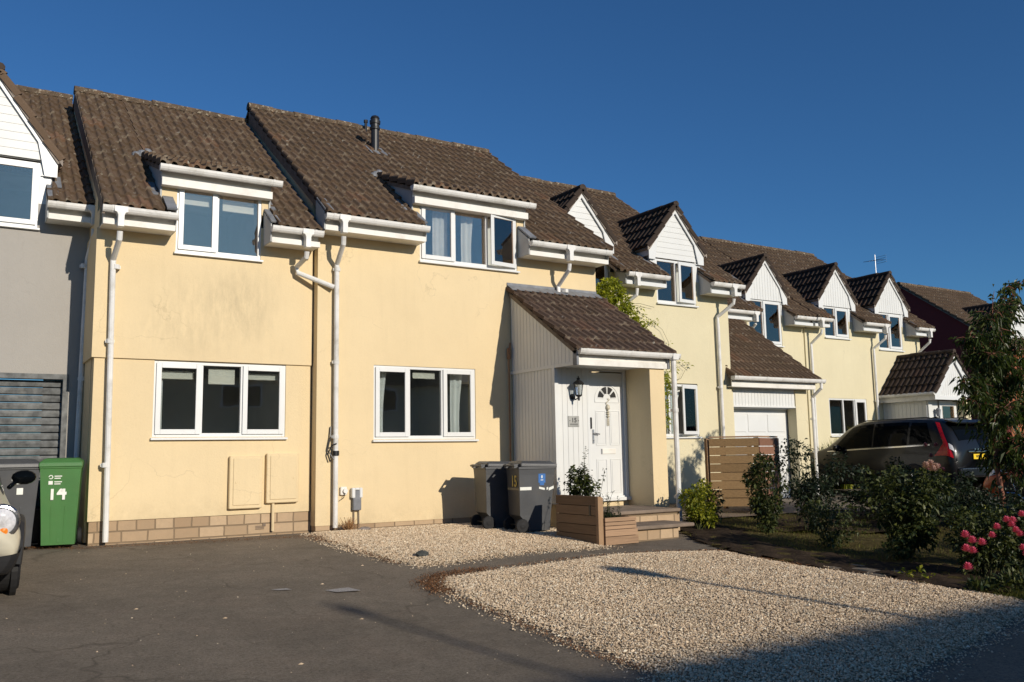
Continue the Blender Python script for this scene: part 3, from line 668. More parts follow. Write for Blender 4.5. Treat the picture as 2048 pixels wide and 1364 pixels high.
c = MB(); c.prism([(9.66, 2.5), (9.78, 2.5), (9.78, 2.60), (9.66, 2.60)], 'y', -2.01, -1.88); c.build('gutter_outlet', M['gutter'], h15, bevel=.008)
# --- door
D0, D1, DZ0, DZ1, DY = 8.50, 9.26, .34, 2.33, -1.21
c = MB(); ring(c, D0, D1 + .035, DZ0, 2.40, .05, DY - .04, DY + .04, .03); fr = c.build('door_frame', M['white'], h15, bevel=.004)
c = MB(); c.box(D0 + .05, D1 - .015, DY - .01, DY + .03, DZ0 + .03, DZ1); door = c.build('front_door', M['white'], h15, label='white panelled front door with fanlight')
dx0, dx1 = D0 + .05, D1 - .015; dw = dx1 - dx0; dc = (dx0 + dx1) / 2 + .02
pb = MB()
def dpanel(a, b, z0, z1):
    ring(pb, a, b, z0, z1, .014, DY - .018, DY - .008); pb.box(a + .03, b - .03, DY - .016, DY - .008, z0 + .03, z1 - .03)
for a, b in ((dc - .245, dc - .035), (dc + .035, dc + .245)):
    dpanel(a, b, 1.17, 1.72); dpanel(a, b, .42, .95)
pb.build('door_panel', M['white'], door, bevel=.003)
ab = MB(); cz = 1.90; N = 16
def arc(r0, r1, t0, t1, y0, y1, n=10):
    po = [(dc + r1 * cos(t0 + (t1 - t0) * i / n), cz + r1 * sin(t0 + (t1 - t0) * i / n)) for i in range(n + 1)]
    pi_ = [(dc + r0 * cos(t0 + (t1 - t0) * i / n), cz + r0 * sin(t0 + (t1 - t0) * i / n)) for i in range(n, -1, -1)]
    for i in range(n):
        ab_.prism([po[i], po[i + 1], pi_[n - i - 1], pi_[n - i]], 'y', y0, y1)
ab_ = MB(); arc(.232, .25, 0, pi, DY - .018, DY - .008, 16); ab_.box(dc - .25, dc + .25, DY - .018, DY - .008, cz - .05, cz - .036); ab_.box(dc - .25, dc - .236, DY - .018, DY - .008, cz - .04, cz); ab_.box(dc + .236, dc + .25, DY - .018, DY - .008, cz - .04, cz)
for i in range(4):
    t0 = pi * i / 4 + .06; t1 = pi * (i + 1) / 4 - .06
    for t in (t0, t1): ab_.tube([(dc + .075 * cos(t), DY - .014, cz + .02 + .075 * sin(t)), (dc + .185 * cos(t), DY - .014, cz + .02 + .185 * sin(t))], .006, 5)
ab_.build('fanlight_moulding', M['white'], door)
ab_ = MB()
cz += .02
for i in range(4): arc(.075, .185, pi * i / 4 + .09, pi * (i + 1) / 4 - .09, DY - .0135, DY - .008, 6)
ab_.build('fanlight_glass', M['black_metal'], door)
c = MB(); c.box(dc - .145, dc + .145, DY - .022, DY - .008, 1.03, 1.115); c.build('letterbox', M['cream'], door, bevel=.008)
c = MB(); c.box(dc - .147, dc - .128, DY - .0235, DY - .012, 1.032, 1.113); c.build('letterbox_hinge', M['steel'], door)
c = MB(); hx = dx0 + .07; c.box(hx - .016, hx + .016, DY - .022, DY - .01, 1.20, 1.42); c.tube([(hx, DY - .03, 1.36), (hx, DY - .055, 1.36), (hx + .10, DY - .055, 1.345)], .010, 8); c.cyl((hx, DY - .025, 1.25), 'y', .012, .02, 10); c.build('handle', M['steel'], door)
c = MB(); c.bbox(hx - .075, hx - .035, DY - .045, DY - .0, 1.43, 1.61, .006); c.build('key_safe', M['black_metal'], door)
# door step threshold
c = MB(); c.box(D0 - .02, D1 + .05, DY - .08, DY + .04, .295, .345); c.build('threshold', M['white'], h15, bevel=.004)
# --- lantern
lx, lz, ly = 8.235, 2.03, -1.27
c = MB(); c.cyl((lx - .03, ly + .01, lz - .10), 'y', .045, .02, 16)
c.tube([(lx - .03, ly, lz - .10), (lx - .02, ly - .06, lz - .15), (lx, ly - .12, lz - .12), (lx, ly - .12, lz - .07)], .011, 8)
c.lathe((lx, ly - .12, lz), [(.02, -.115), (.045, -.10), (.05, -.085), (.052, -.08), (.01, -.078)], 8)
for k in range(6):
    t = k * pi / 3; c.tube([(lx + .05 * cos(t), ly - .12 + .05 * sin(t), lz - .08), (lx + .078 * cos(t), ly - .12 + .078 * sin(t), lz + .09)], .005, 5)
c.lathe((lx, ly - .12, lz), [(.090, .085), (.095, .095), (.06, .13), (.025, .155), (.022, .17), (.03, .18), (.012, .19), (.008, .215)], 12)
c.lathe((lx, ly - .12, lz), [(.006, -.17), (.02, -.16), (.014, -.145), (.02, -.12)], 8)
lan = c.build('wall_lantern', M['black_metal'], h15)
c = MB(); c.lathe((lx, ly - .12, lz), [(.045, -.078), (.072, .085)], 6); c.build('lantern_glass', M['glass'], lan)
c = MB(); c.bbox(8.115, 8.325, -1.262, -1.25, 1.46, 1.63, .004); sg = c.build('house_sign', simple('sign_slate', (.36, .36, .34), .6, .1), h15)
text('15', .10, M['black_metal'], sg, facing((8.225, -1.2635, 1.56), (0, -1, 0)), 'sign_number', .001, off=.002)
c = MB(); [c.cyl((8.225 + q, -1.263, 1.555), 'y', .008, .004, 10) for q in (-.08, .08)]; c.box(8.145, 8.295, -1.265, -1.261, 1.487, 1.495); [c.box(8.150 + i * .017, 8.161 + i * .017, -1.265, -1.261, 1.503, 1.509) for i in range(9)]; c.build('sign_marks', M['black_metal'], sg)
# steps
c = MB(); c.box(7.92, 8.72, -3.0, -2.46, -.24, .0); c.box(8.0, 9.28, -2.42, -1.24, -.24, .165); stp = c.build('door_steps', M['plinth'], h15)
c = MB(); c.bbox(7.90, 8.98, -3.06, -2.40, .0, .05, .01); c.bbox(7.98, 9.28, -2.47, -1.29, .165, .215, .01); c.build('step_slab', M['paving'], stp)
# small fittings on the wall of 15
c = MB(); c.bbox(4.865, 4.965, -.05, -.001, .50, .62, .008); c.cyl((4.93, -.07, .56), 'y', .035, .03, 14); so_ = c.build('outdoor_socket', M['cream'], h15)
c = MB(); c.tube([(4.92, -.06, .52), (4.91, -.05, .46), (4.86, -.05, .43)], .006, 6); c.build('cable', M['black_metal'], so_)
c = MB(); c.bbox(5.05, 5.18, -.075, -.001, .27, .56, .01); jb = c.build('junction_box', M['lead'], h15)
c = MB(); c.bbox(5.03, 5.085, -.082, -.0, .45, .60, .01); c.bbox(5.15, 5.20, -.082, -.0, .45, .60, .01); c.bbox(5.08, 5.155, -.082, -.0, .565, .60, .01); c.build('box_cover', M['white'], jb)
c = MB(); c.tube([(5.08, -.03, .28), (5.08, -.03, .05)], .008, 6); c.tube([(5.155, -.03, .28), (5.16, -.03, .02)], .008, 6); c.build('cable', M['verge'], jb)
c = MB(); c.tube([(4.77, -.12, 1.25), (4.70, -.10, 1.22), (4.66, -.06, 1.10), (4.69, -.05, 1.0), (4.74, -.09, 1.02), (4.66, -.04, 1.16), (4.70, -.05, 1.35), (4.71, -.03, 1.5)], .011, 6); c.cyl((4.775, -.075, 1.11), 'z', .05, .07, 14); c.build('coiled_cable', M['black_metal'], h15)
c = MB(); c.tube([(7.83, -.05, 2.9), (7.80, -.05, 2.7), (7.80, -.05, .3)], .012, 6); c.cyl((7.80, -.05, 2.72), 'z', .03, .18, 8); c.build('overflow_pipe', simple('rusty_pipe', (.32, .16, .08), .8, .2), h15)

# ================================================================== converted garage section (yellow, left)
h14 = empty('terraced_house', (1.5, 0, 0), 'yellow rendered house section with mould-stained upper wall and two meter boxes', 'house', 'houses of the terrace')
A0, A1, YA, ZA = 1.53, 4.48, .16, 4.36
wl = wall(h14, 'wall', 'yellow', A0, A1, .28, 2.41, YA + .03, [(2.28, 4.10, 1.36, 2.40)], .25)
wu = wall(h14, 'upper_wall', 'yellow', A0 - .01, A1, 2.41, ZA + .05, YA, [(2.50, 3.69, 3.93, 9)], .25)
for x in (A0 - .008, A1 - .25):
    g = MB(); g.prism([(YA + .26, 0), (7.9, 0), (7.9, ZA), (YA + 3.86, ZA + RISE - .12), (YA + .26, zmain(YA + .26, YA, ZA) - .12)], 'x', x, x + .24); g.build('gable_wall', M['yellow2'], wl)
g = MB(); g.box(A0 - .035, A0 - .01, YA, YA + 1.6, 2.41, 4.15); g.build('side_render_band', M['yellow2'], wl)
p = MB(); p.box(A0 + .02, A1 + .02, YA + .045, YA + .25, -.30, .28); p.build('block_plinth', M['plinth'], h14)
rf14 = main_roof(h14, 1.50, 4.47, YA, ZA, [(2.26, 3.80, YA + 1.2)])
v = MB(); v.prism([(YA - .42, ZA - .12), (YA - .42, ZA + .03), (YA + 3.86, ZA + RISE + .03), (YA + 3.86, ZA + RISE - .30)], 'x', 1.495, 1.53); v.build('verge', M['verge'], rf14)
l = MB(); slab(l, (4.41, YA - .2, zmain(YA - .2, YA, ZA) + .03), (1, 0, 0), (0, RUN, RISE), .07, 4.9, 0, .03); l.build('lead_flashing', M['lead'], rf14)
eaves(h14, 1.52, 2.42, YA, ZA, 'r'); eaves(h14, 3.74, 4.46, YA, ZA, 'l')
dm14, ym = catslide(h14, 2.28, 3.80, YA, ZA, 5.09, 3.9, 2.50, 3.69, 4.93, 4.60, (.05, .12))
window(h14, 2.28, 4.10, 1.36, 2.40, YA + .03, [(.345, 's'), (.655, 'f'), (1., 's')], blinds=[(0, .10, 0), (1, .21, .02), (2, .08, 0)], curtains=[(.035, .085, 0, 1)], label='wide white three-light window with blinds')
window(h14, 2.50, 3.69, 3.93, 4.93, YA, [(.47, 's'), (1., 'f')], glass='glass_up', blinds=[(0, .14, 0), (1, .22, .0)], label='white two-light dormer window')
outlet_box(h14, 1.72, YA - .48, ZA - .01)
downpipe(h14, [(1.72, YA - .42, 4.03), (1.72, YA - .40, 3.93), (1.70, YA - .07, 3.72), (1.70, YA - .07, 3.5), (1.74, YA - .07, .02)], clips=(3.62, 2.62, 1.0))
outlet_box(h14, 4.24, YA - .48, ZA - .01)
downpipe(h14, [(4.24, YA - .42, 4.03), (4.24, YA - .40, 3.95), (4.20, YA - .10, 3.86), (4.21, YA - .10, 3.77), (4.72, -.095, 3.57)], clips=())
for i, (a, b, z0, z1) in enumerate(((3.30, 3.76, .36, 1.09), (3.82, 4.29, .42, 1.12))):
    c = MB(); c.bbox(a, b, YA - .045, YA + .04, z0, z1, .01); mbx = c.build('meter_box', M['yellow2'], h14)
    c = MB(); c.bbox(a + .05, b - .035, YA - .056, YA - .04, z0 + .05, z1 - .03, .006); c.cyl(((a + .09) if i == 0 else (b - .08), YA - .058, (z0 + z1) / 2), 'y', .012, .012, 10); c.build('meter_box_door', M['yellow2'], mbx)
c = MB(); c.tube([(3.93, YA - .0, .42), (3.93, YA - .0, .03)], .022, 8); c.build('meter_pipe', M['yellow2'], h14)
c = MB(); c.box(3.80, 3.84, YA + .03, YA + .06, .10, .14); [c.box(3.70, 3.82, YA + .035, YA + .048, .06 + .02 * i, .07 + .02 * i) for i in range(3)]; c.build('air_brick', M['paving'], h14)

# ================================================================== grey house, far left
h13 = empty('terraced_house', (-3, 1.2, 0), 'grey rendered house at the left edge above the weathered grey garage door', 'house', 'houses of the terrace')
YG = 1.2
wall(h13, 'wall', 'grey_render', -4.6, 1.62, 0.0, ZE + .05, YG, [(-.95, 1.34, -.5, 2.26), (-.30, .86, 4.30, 9)], .25)
g = MB(); g.prism([(YG + .26, 0), (9, 0), (9, ZE), (YG + 3.86, ZE + RISE - .12), (YG + .26, zmain(YG + .26, YG, ZE) - .12)], 'x', -4.6, -4.35); g.build('gable_wall', M['grey_render'], h13)
rf = main_roof(h13, -4.7, 1.55, YG, ZE, [(-.36, .94, YG + .55)])
eaves(h13, .96, 1.60, YG, ZE, 'l'); eaves(h13, -4.6, -.42, YG, ZE, 'r')
gable_dormer(h13, .28, .72, YG, ZE, 5.42, 6.46, 4.28, 5.28, (-.30, .86), True, 'tiles')
window(h13, -.30, .86, 4.30, 5.24, YG, [(.5, 's'), (1., 's')], glass='glass_up', label='white window in the gabled dormer')
outlet_box(h13, 1.53, YG - .48, ZE - .01)
downpipe(h13, [(1.53, YG - .42, 4.27), (1.53, YG - .40, 4.15), (1.50, YG - .08, 3.9), (1.50, YG - .08, 3.7), (1.46, YG - .08, .02)], r=.036, clips=(3.8, 2.2))
c = MB(); ring(c, -.95, 1.34, -.4, 2.26, .07, YG - .01, YG + .14, .01); gf = c.build('garage_frame', M['gdoor_grey'], h13)
c = MB(); zc = 0.
while zc < 2.16:
    c.prism([(YG + .15, zc), (YG + .11, zc + .012), (YG + .10, zc + .06), (YG + .12, zc + .098), (YG + .17, zc + .10)], 'x', -.87, 1.27); zc += .104
c.build('garage_door', M['gdoor_grey'], h13)

# ================================================================== pale house right of the porch (two gabled dormers)
h16 = empty('terraced_house', (9.7, 1.25, 0), 'pale yellow house behind the climber, between the porch and the garage', 'house', 'houses of the terrace')
YB = 1.25; B0, B1 = 9.72, 14.28
wall(h16, 'wall', 'pale', B0, B1, -.1, ZE + .05, YB, [(12.25, 13.35, 4.13, 9), (9.95, 11.0, 4.13, 9), (11.85, 13.28, 1.36, 2.46)], .25)
for x in (B0 + .01, B1 - .25):
    g = MB(); g.prism([(YB + .26, 0), (9, 0), (9, ZE), (YB + 3.86, ZE + RISE - .12), (YB + .26, zmain(YB + .26, YB, ZE) - .12)], 'x', x, x + .24); g.build('gable_wall', M['pale'], h16)
rf16 = main_roof(h16, 9.66, 14.30, YB, ZE, [(12.20, 13.42, YB + .55), (9.80, 10.90, YB + .55)])
v = MB(); v.prism([(YB - .42, ZE - .12), (YB - .42, ZE + .03), (YB + 3.86, ZE + RISE + .03), (YB + 3.86, ZE + RISE - .30)], 'x', 14.28, 14.32); v.build('verge', M['verge'], rf16)
eaves(h16, 11.16, 12.20, YB, ZE, 'lr', fascia='white'); eaves(h16, 13.46, 14.34, YB, ZE, 'lr', fascia='white')
gable_dormer(h16, 10.34, .70, YB, ZE, 5.38, 6.25, 4.11, 5.08, (9.95, 11.0)); gable_dormer(h16, 12.80, .70, YB, ZE, 5.38, 6.25, 4.11, 5.08, (12.25, 13.35))
window(h16, 9.95, 11.0, 4.13, 5.08, YB, [(.5, 'f'), (1., 's')], glass='glass_up', nets=[(.05, .95)], label='white dormer window mostly behind the porch house')
window(h16, 12.25, 13.35, 4.13, 5.06, YB, [(.5, 'f'), (1., 's')], glass='glass_up', nets=[(.05, .45)], curtains=[(.55, .95, .1, 1)], openers=[(1, (6, 'r'))], label='white dormer window with net curtains')
window(h16, 11.85, 13.28, 1.36, 2.44, YB, [(.45, 'f'), (.56, 'f'), (1., 's')], glass='glass_far', curtains=[(.50, .80, .5, 1), (.80, 1.04, .5, -1)], openers=[(2, (16, 'r'))], label='white ground-floor window with an open casement and tied curtains')
outlet_box(h16, 11.37, YB - .48, ZE - .01); outlet_box(h16, 14.05, YB - .48, ZE - .01)
downpipe(h16, [(11.37, YB - .42, 4.28), (11.37, YB - .40, 4.15), (11.2, YB - .08, 3.92), (11.2, YB - .08, 3.7), (11.2, YB - .08, .0)], clips=(2.4,))
downpipe(h16, [(14.05, YB - .42, 4.28), (14.05, YB - .40, 4.18), (13.88, YB - .08, 3.92), (13.88, YB - .08, 3.7), (13.90, YB - .08, .0)], clips=(2.4,))

# ================================================================== house with lean-to garage
YD = 3.70
h17 = empty('terraced_house', (14.3, 3.7, 0), 'pale yellow house with the lean-to white garage in front', 'house', 'houses of the terrace')
wall(h17, 'wall', 'pale', 14.0, 19.66, -.1, ZE + .05, YD, [(17.55, 18.80, 3.82, 9)], .25)
rf17 = main_roof(h17, 14.4, 19.66, YD, ZE, [(17.60, 18.86, YD + .5)])
g = MB(); g.prism([(YD + .26, 0), (11.4, 0), (11.4, ZE), (YD + 3.86, ZE + RISE - .12), (YD + .26, zmain(YD + .26, YD, ZE) - .12)], 'x', 14.42, 14.66); g.build('gable_wall', M['pale'], h17)
eaves(h17, 14.4, 17.46, YD, ZE, 'r', fascia='white'); eaves(h17, 18.92, 19.64, YD, ZE, 'l', fascia='white')
eaves_d = gable_dormer(h17, 18.22, .72, YD, ZE, 5.30, 6.20, 3.80, 5.02, (17.55, 18.80), False)
window(h17, 17.55, 18.80, 3.82, 5.02, YD, [(.45, 'f'), (1., 's')], glass='glass_up', label='white dormer window cut by the garage roof')
c = MB(); YC = 1.35   # lean-to garage
c.box(14.20, 14.42, YC, YC + .25, -.1, 2.50); c.build('garage_wall', M['pale'], h17); c = MB(); c.box(16.42, 16.80, YC, YC + .25, -.1, 2.50); c.build('garage_wall', M['pale'], h17); c = MB(); c.box(14.2, 14.4, YC + .252, YD, -.1, 2.5); c.build('garage_wall', M['pale'], h17); c = MB()
c.prism([(YC + .252, -.1), (YD, -.1), (YD, 4.2), (YC + .252, 2.5)], 'x', 16.55, 16.79)
gw = c.build('garage_wall', M['pale'], h17)
c = MB(); cladding_v(c, 14.42, 16.42, 2.03, lambda x: 2.50, YC + .03, bw=.10); c.box(14.42, 16.42, YC + .01, YC + .07, 2.0, 2.035); c.build('front_cladding', M['cladding'], h17)
c = MB(); c.box(14.42, 16.42, YC + .28, YC + .32, -.05, 1.98); gd = c.build('garage_door', M['white'], h17)
c = MB()
for i in range(3):
    for j in range(4):
        a = 14.50 + i * .63; b = a + .56; z0 = .05 + j * .47; c.bbox(a, b, YC + .268, YC + .284, z0, z0 + .40, .008)
c.build('door_panel', M['white'], gd, bevel=.003)
c = MB(); c.box(14.42, 16.42, YC + .07, YC + .3, 1.98, 2.0); c.build('garage_soffit', M['white'], h17)
gs = Vector((0, YD - 1.0, (YD - 1.0) * .715)); rp = MB(); rp.uv = []; tile_patch(rp, (14.12, 1.0, 2.62), (1, 0, 0), gs, 16.95 - 14.12, gs.length, skirt=.06); gr = rp.build('garage_roof', M['tiles'], h17, smooth=True)
rp = MB(); slab(rp, (14.16, 1.06, 2.60), (1, 0, 0), gs, 2.72, gs.length - .1, 0, .06); rp.build('garage_roof_deck', M['verge'], gr)
c = MB(); c.box(14.15, 16.84, YC - .24, YC - .22, 2.42, 2.60); c.box(14.15, 16.84, YC - .22, YC, 2.42, 2.432); c.build('fascia', M['cream'], h17)
gutter_run(h17, 14.10, 17.02, .95, 2.64)
downpipe(h17, [(16.93, 1.02, 2.6), (16.93, 1.02, 2.45), (16.90, YC - .08, 2.25), (16.90, YC - .08, 2.1), (16.90, YC - .08, .0)], clips=(1.75, 1.0))
outlet_box(h17, 17.36, YD - .48, ZE - .01); downpipe(h17, [(17.36, YD - .42, 4.28), (17.36, YD - .1, 4.0), (17.36, YD - .08, 3.2)], clips=())
# ================================================================== house with two dormers and the gabled porch
YE = 3.66
h18 = empty('terraced_house', (19.7, 3.7, 0), 'pale yellow end house with two gabled dormers and the gabled porch behind the car', 'house', 'houses of the terrace')
wall(h18, 'wall', 'pale', 19.66, 24.85, -.1, ZE + .05, YE, [(20.50, 21.55, 4.16, 9), (22.88, 24.0, 3.93, 9), (20.49, 22.12, 1.42, 2.45)], .25)
rf18 = main_roof(h18, 19.68, 24.95, YE, ZE, [(20.40, 21.66, YE + .5), (22.86, 24.10, YE + .5)])
g = MB(); g.prism([(YE + .26, 0), (11.4, 0), (11.4, ZE), (YE + 3.86, ZE + RISE - .12), (YE + .26, zmain(YE + .26, YE, ZE) - .12)], 'x', 24.6, 24.84); g.build('gable_wall', M['pale'], h18)
eaves(h18, 19.68, 20.28, YE, ZE, 'r', fascia='white'); eaves(h18, 21.74, 22.78, YE, ZE, 'lr', fascia='white'); eaves(h18, 24.18, 24.95, YE, ZE, 'lr', fascia='white')
gable_dormer(h18, 21.04, .72, YE, ZE, 5.32, 6.22, 4.1, 5.04, (20.50, 21.55), False); gable_dormer(h18, 23.50, .72, YE, ZE, 5.32, 6.22, 3.9, 5.03, (22.88, 24.0), False)
window(h18, 20.50, 21.55, 4.16, 5.03, YE, [(.45, 'f'), (1., 's')], glass='glass_up', label='white window in the left dormer')
window(h18, 22.88, 24.0, 3.93, 5.02, YE, [(.45, 'f'), (1., 's')], glass='glass_up', nets=[(.08, .4), (.5, .9)], label='white window in the right dormer')
window(h18, 20.49, 22.12, 1.42, 2.45, YE, [(.38, 'f'), (.68, 'f'), (1., 's')], glass='glass_far', label='white ground-floor window above the car')
for x, px in ((19.86, 19.80), (22.62, 22.50), (24.74, 24.68)):
    outlet_box(h18, x, YE - .48, ZE - .01); downpipe(h18, [(x, YE - .42, 4.28), (x, YE - .4, 4.18), (px, YE - .08, 3.92), (px, YE - .08, 3.7), (px, YE - .08, .0)], clips=(2.4,))
# gabled porch
GX, GW, GY = 23.72, .93, 1.95; ga, ge = 3.66, 2.62
c = MB(); cladding_v(c, GY + .35, YE, .3, lambda y: 2.55, 22.86, bw=.12, face='x'); c.box(22.88, 23.05, GY + .3, GY + .36, .3, 2.5); c.build('side_cladding', M['cladding'], h18)
c = MB(); c.box(22.9, 23.40, GY + .36, GY + .40, 0, 2.5); c.build('front_cladding', M['cladding'], h18)
c = MB(); c.box(24.30, 24.55, GY + .1, YE, 0, 2.55); c.box(23.2, 24.3, GY + .9, GY + .95, 0, 2.55); c.build('porch_wall', M['pale'], h18)
c = MB(); c.box(23.46, 24.28, GY + .34, GY + .38, .3, 2.35); pd = c.build('front_door', M['white'], h18)
c = MB(); c.box(23.58, 24.12, GY + .33, GY + .337, 1.0, 2.2); c.build('pane', M['glass_up'], pd)
c = MB(); c.box(23.56, 24.14, GY + .338, GY + .3395, .98, 2.22); c.build('door_glass_backing', M['room'], pd)
c = MB(); cladding_v(c, GX - GW + .02, GX + GW - .02, ge - .18, lambda x: ga - .06 - (ga - ge) * abs(x - GX) / GW, GY + .02, bw=.1); c.build('gable_cladding', M['cladding'], h18)
c = MB()
for s_ in (-1, 1):
    poly = [(GX, ga), (GX + s_ * (GW + .1), ge - .11), (GX + s_ * (GW + .1), ge - .28), (GX + s_ * (GW - .1), ge - .2), (GX, ga - .22)]
    c.prism(poly[::-1] if s_ > 0 else poly, 'y', GY - .04, GY - .015)
c.box(GX - GW - .06, GX + GW + .06, GY - .015, GY + .02, ge - .27, ge - .17); c.build('barge_board', M['white'], h18)
rp = MB(); rp.uv = []; e = GW + .12
for s_ in (-1, 1):
    O = Vector((GX + s_ * e, GY - .08, ga - (ga - ge) / GW * e)); S = Vector((-s_ * e, 0, (ga - ge) / GW * e)); tile_patch(rp, O + Vector((0, 0, .04)), (0, 1, 0), S, YE - GY + .08, S.length, roll=.165, amp=.034, thick=.03, skirt=.07)
pr2 = rp.build('porch_roof', M['tiles_dark'], h18, smooth=True)
c = MB(); ridge(c, (GX, GY - .06, ga + .08), (GX, YE, ga + .08), .065, .4); c.build('ridge_tile_row', M['ridge_dark'], pr2)
c = MB(); c.tube([(GX - e + .0, GY - .05, ge - .10), (GX - e, YE, ge - .10)], .05, 8); c.box(GX - e + .05, GX - e + .07, GY, YE, ge - .28, ge - .08); c.build('gutter', M['gutter'], h18)
c = MB(); c.lathe((23.25, GY + .26, 2.02), [(.03, -.12), (.05, -.1), (.07, .05), (.08, .06), (.02, .12)], 8); c.build('wall_lantern', M['lead'], h18)
# TV aerial on its roof
c = MB(); ax, ay, az = 33.2, 10.9, 7.95
c.tube([(ax, ay, az - 1.2), (ax, ay, az + 1.35)], .022, 6); c.tube([(ax - .75, ay - .2, az + .95), (ax + .45, ay + .12, az + 1.2)], .016, 6)
for i in range(8):
    f = i / 7; q = Vector((ax - .7 + 1.1 * f, ay - .19 + .3 * f, az + .96 + .23 * f)); c.tube([q - Vector((.06, -.22, .0)), q + Vector((.06, -.22, .0))], .010, 5)
for z in (-.14, -.05, .05, .14): c.tube([(ax + .42, ay - .25, az + 1.2 + z), (ax + .5, ay + .35, az + 1.2 + z)], .010, 5)
# ================================================================== maroon house and brick house beyond
h20 = empty('terraced_house', (32.6, 5.6, 0), 'maroon-walled house beyond the terrace end, its brown roof behind the tree', 'house', 'houses beyond the terrace')
g = MB(); YM = 5.55; g.prism([(YM, 0), (13.2, 0), (13.2, ZE), (YM + 3.86, ZE + RISE - .1), (YM, zmain(YM, YM, ZE) - .1)], 'x', 32.6, 37.4); g.build('wall', M['maroon'], h20)
r20 = main_roof(h20, 32.5, 37.5, YM, ZE, [])
g = MB(); g.box(32.9, 37.4, YM - .02, YM + .0, 0, ZE); g.build('brick_front', M['brickred'], h20)
gable_dormer(h20, 34.1, .95, YM, ZE, 5.35, 6.5, 4.1, 5.1, (33.5, 34.7), True)
ae = c.build('tv_aerial', M['steel'], h20)

# ================================================================== ground
def asphalt_mat():
    s = NT('asphalt'); p = s.pos(); c = (.220, .183, .138)
    r = s.ramp(s.noise(.8, 8, .68, p), [(.3, cm(c, .68)), (.7, cm(c, 1.25))])
    r = s.mix(s.ramp(s.noise(1.6, 6, .7, p, .5), [(.5, 0.), (.75, .4)]), r, (.20, .145, .105))
    r = s.mix(s.ramp(s.noise(48, 5, .85, p), [(.36, .75), (.54, 0.)]), r, cm(c, .35))
    r = s.mix(s.ramp(s.noise(6, 6, .75, p), [(.45, 0.), (.8, .4)]), r, cm(c, 1.5))
    r = s.mix(s.ramp(s.noise(60, 5, .85, p), [(.57, 0.), (.70, .6)]), r, (.42, .38, .33))
    v = s.n('TexVoronoi', feature='DISTANCE_TO_EDGE'); v.inputs['Scale'].default_value = .55; 
    dn = s.n('TexNoise'); dn.inputs['Scale'].default_value = 2.; s.l(p, dn.inputs['Vector']); mm = s.n('VectorMath', operation='MULTIPLY_ADD'); s.l(dn.outputs['Color'], mm.inputs[0]); mm.inputs[1].default_value = (.8, .8, 0); s.l(p, mm.inputs[2]); s.l(mm.outputs[0], v.inputs['Vector'])
    r = s.mix(s.math('MULTIPLY', s.ramp(v.outputs['Distance'], [(.0, .6), (.012, 0.)]), s.ramp(s.noise(.7, 3, .5, p), [(.48, 0.), (.56, 1.)])), r, cm(c, .4))
    r = s.mix(s.ramp(s.noise(2.1, 7, .75, p, .8), [(.58, 0.), (.72, .35)]), r, (.12, .10, .075))
    s.bump(s.math('ADD', s.noise(120, 4, .75, p), s.math('MULTIPLY', s.noise(8, 4, .6, p), .6)), .75, .012)
    return s.fin(r, .93, .2)
M['asphalt'] = asphalt_mat()
s_ = NT('gravel_bed'); r_ = s_.ramp(s_.noise(45, 5, .7), [(.35, (.20, .15, .09)), (.6, (.42, .33, .22))]); s_.bump(s_.noise(45, 5, .7), 1., .02); M['gbed'] = s_.fin(r_, .95, .1)
s_ = NT('gravel_stone'); g_ = s_.n('NewGeometry'); r_ = s_.ramp(g_.outputs['Random Per Island'], [(0., (.30, .22, .15)), (.10, (.50, .37, .24)), (.5, (.70, .54, .37)), (.85, (.80, .66, .47)), (1., (.85, .78, .62))])
r_ = s_.mix(s_.ramp(s_.noise(1.3, 6, .7), [(.45, 0.), (.75, .45)]), r_, (.45, .34, .22)); r_ = s_.mix(s_.ramp(s_.noise(2.7, 5, .7, None, 1.), [(.55, 0.), (.75, .5)]), r_, (.46, .42, .32)); M['stone'] = s_.fin(r_, .92, .12)
s_ = NT('lawn'); r_ = s_.ramp(s_.noise(2.6, 6, .7), [(.30, (.06, .043, .022)), (.5, (.11, .088, .032)), (.72, (.22, .165, .07))]); r_ = s_.mix(s_.ramp(s_.noise(40, 4, .7), [(.35, .6), (.7, 0.)]), r_, (.03, .024, .012)); s_.bump(s_.noise(30, 5, .7), 1., .03); M['lawn'] = s_.fin(r_, .97, .05)
M['leaf_litter'] = island('leaf_litter', (.10, .045, .022), (.30, .15, .07), .9, .1)
def sheet(name, poly, dz, mt, kind='structure', sub=None):
    mb = MB(); mb.add([(x, y, gz(x, y) + dz) for x, y in poly], [tuple(range(len(poly)))])
    o = mb.build(name, M[mt]); o['kind'] = kind; return o
def grid(name, x0, x1, y0, y1, step, dz, mt, f=None, inside=None):
    nx, ny = int((x1 - x0) / step) + 1, int((y1 - y0) / step) + 1; mb = MB()
    for j in range(ny + 1):
        for i in range(nx + 1):
            x, y = x0 + (x1 - x0) * i / nx, y0 + (y1 - y0) * j / ny; mb.v.append((x, y, gz(x, y) + dz + (f(x, y) if f else 0)))
    for j in range(ny):
        for i in range(nx):
            if inside and not inside(x0 + (x1 - x0) * (i + .5) / nx, y0 + (y1 - y0) * (j + .5) / ny): continue
            a = j * (nx + 1) + i; mb.f.append((a, a + 1, a + nx + 2, a + nx + 1))
    o = mb.build(name, M[mt], smooth=True); o['kind'] = 'structure'; return o
mb = MB()   # big ground sheet
ys = [-260, -80, -40, -12.8, -8, -4, -2, -.3, .5, 4, 12, 60, 260]
for y in ys:
    for x in (-260, -20, 0, 10, 30, 60, 260): mb.v.append((x, y, gz(x, y) - .05))
for j in range(len(ys) - 1):
    for i in range(6): mb.f.append((j * 7 + i, j * 7 + i + 1, j * 7 + i + 8, j * 7 + i + 7))
o = mb.build('ground', M['soil']); o['kind'] = 'structure'
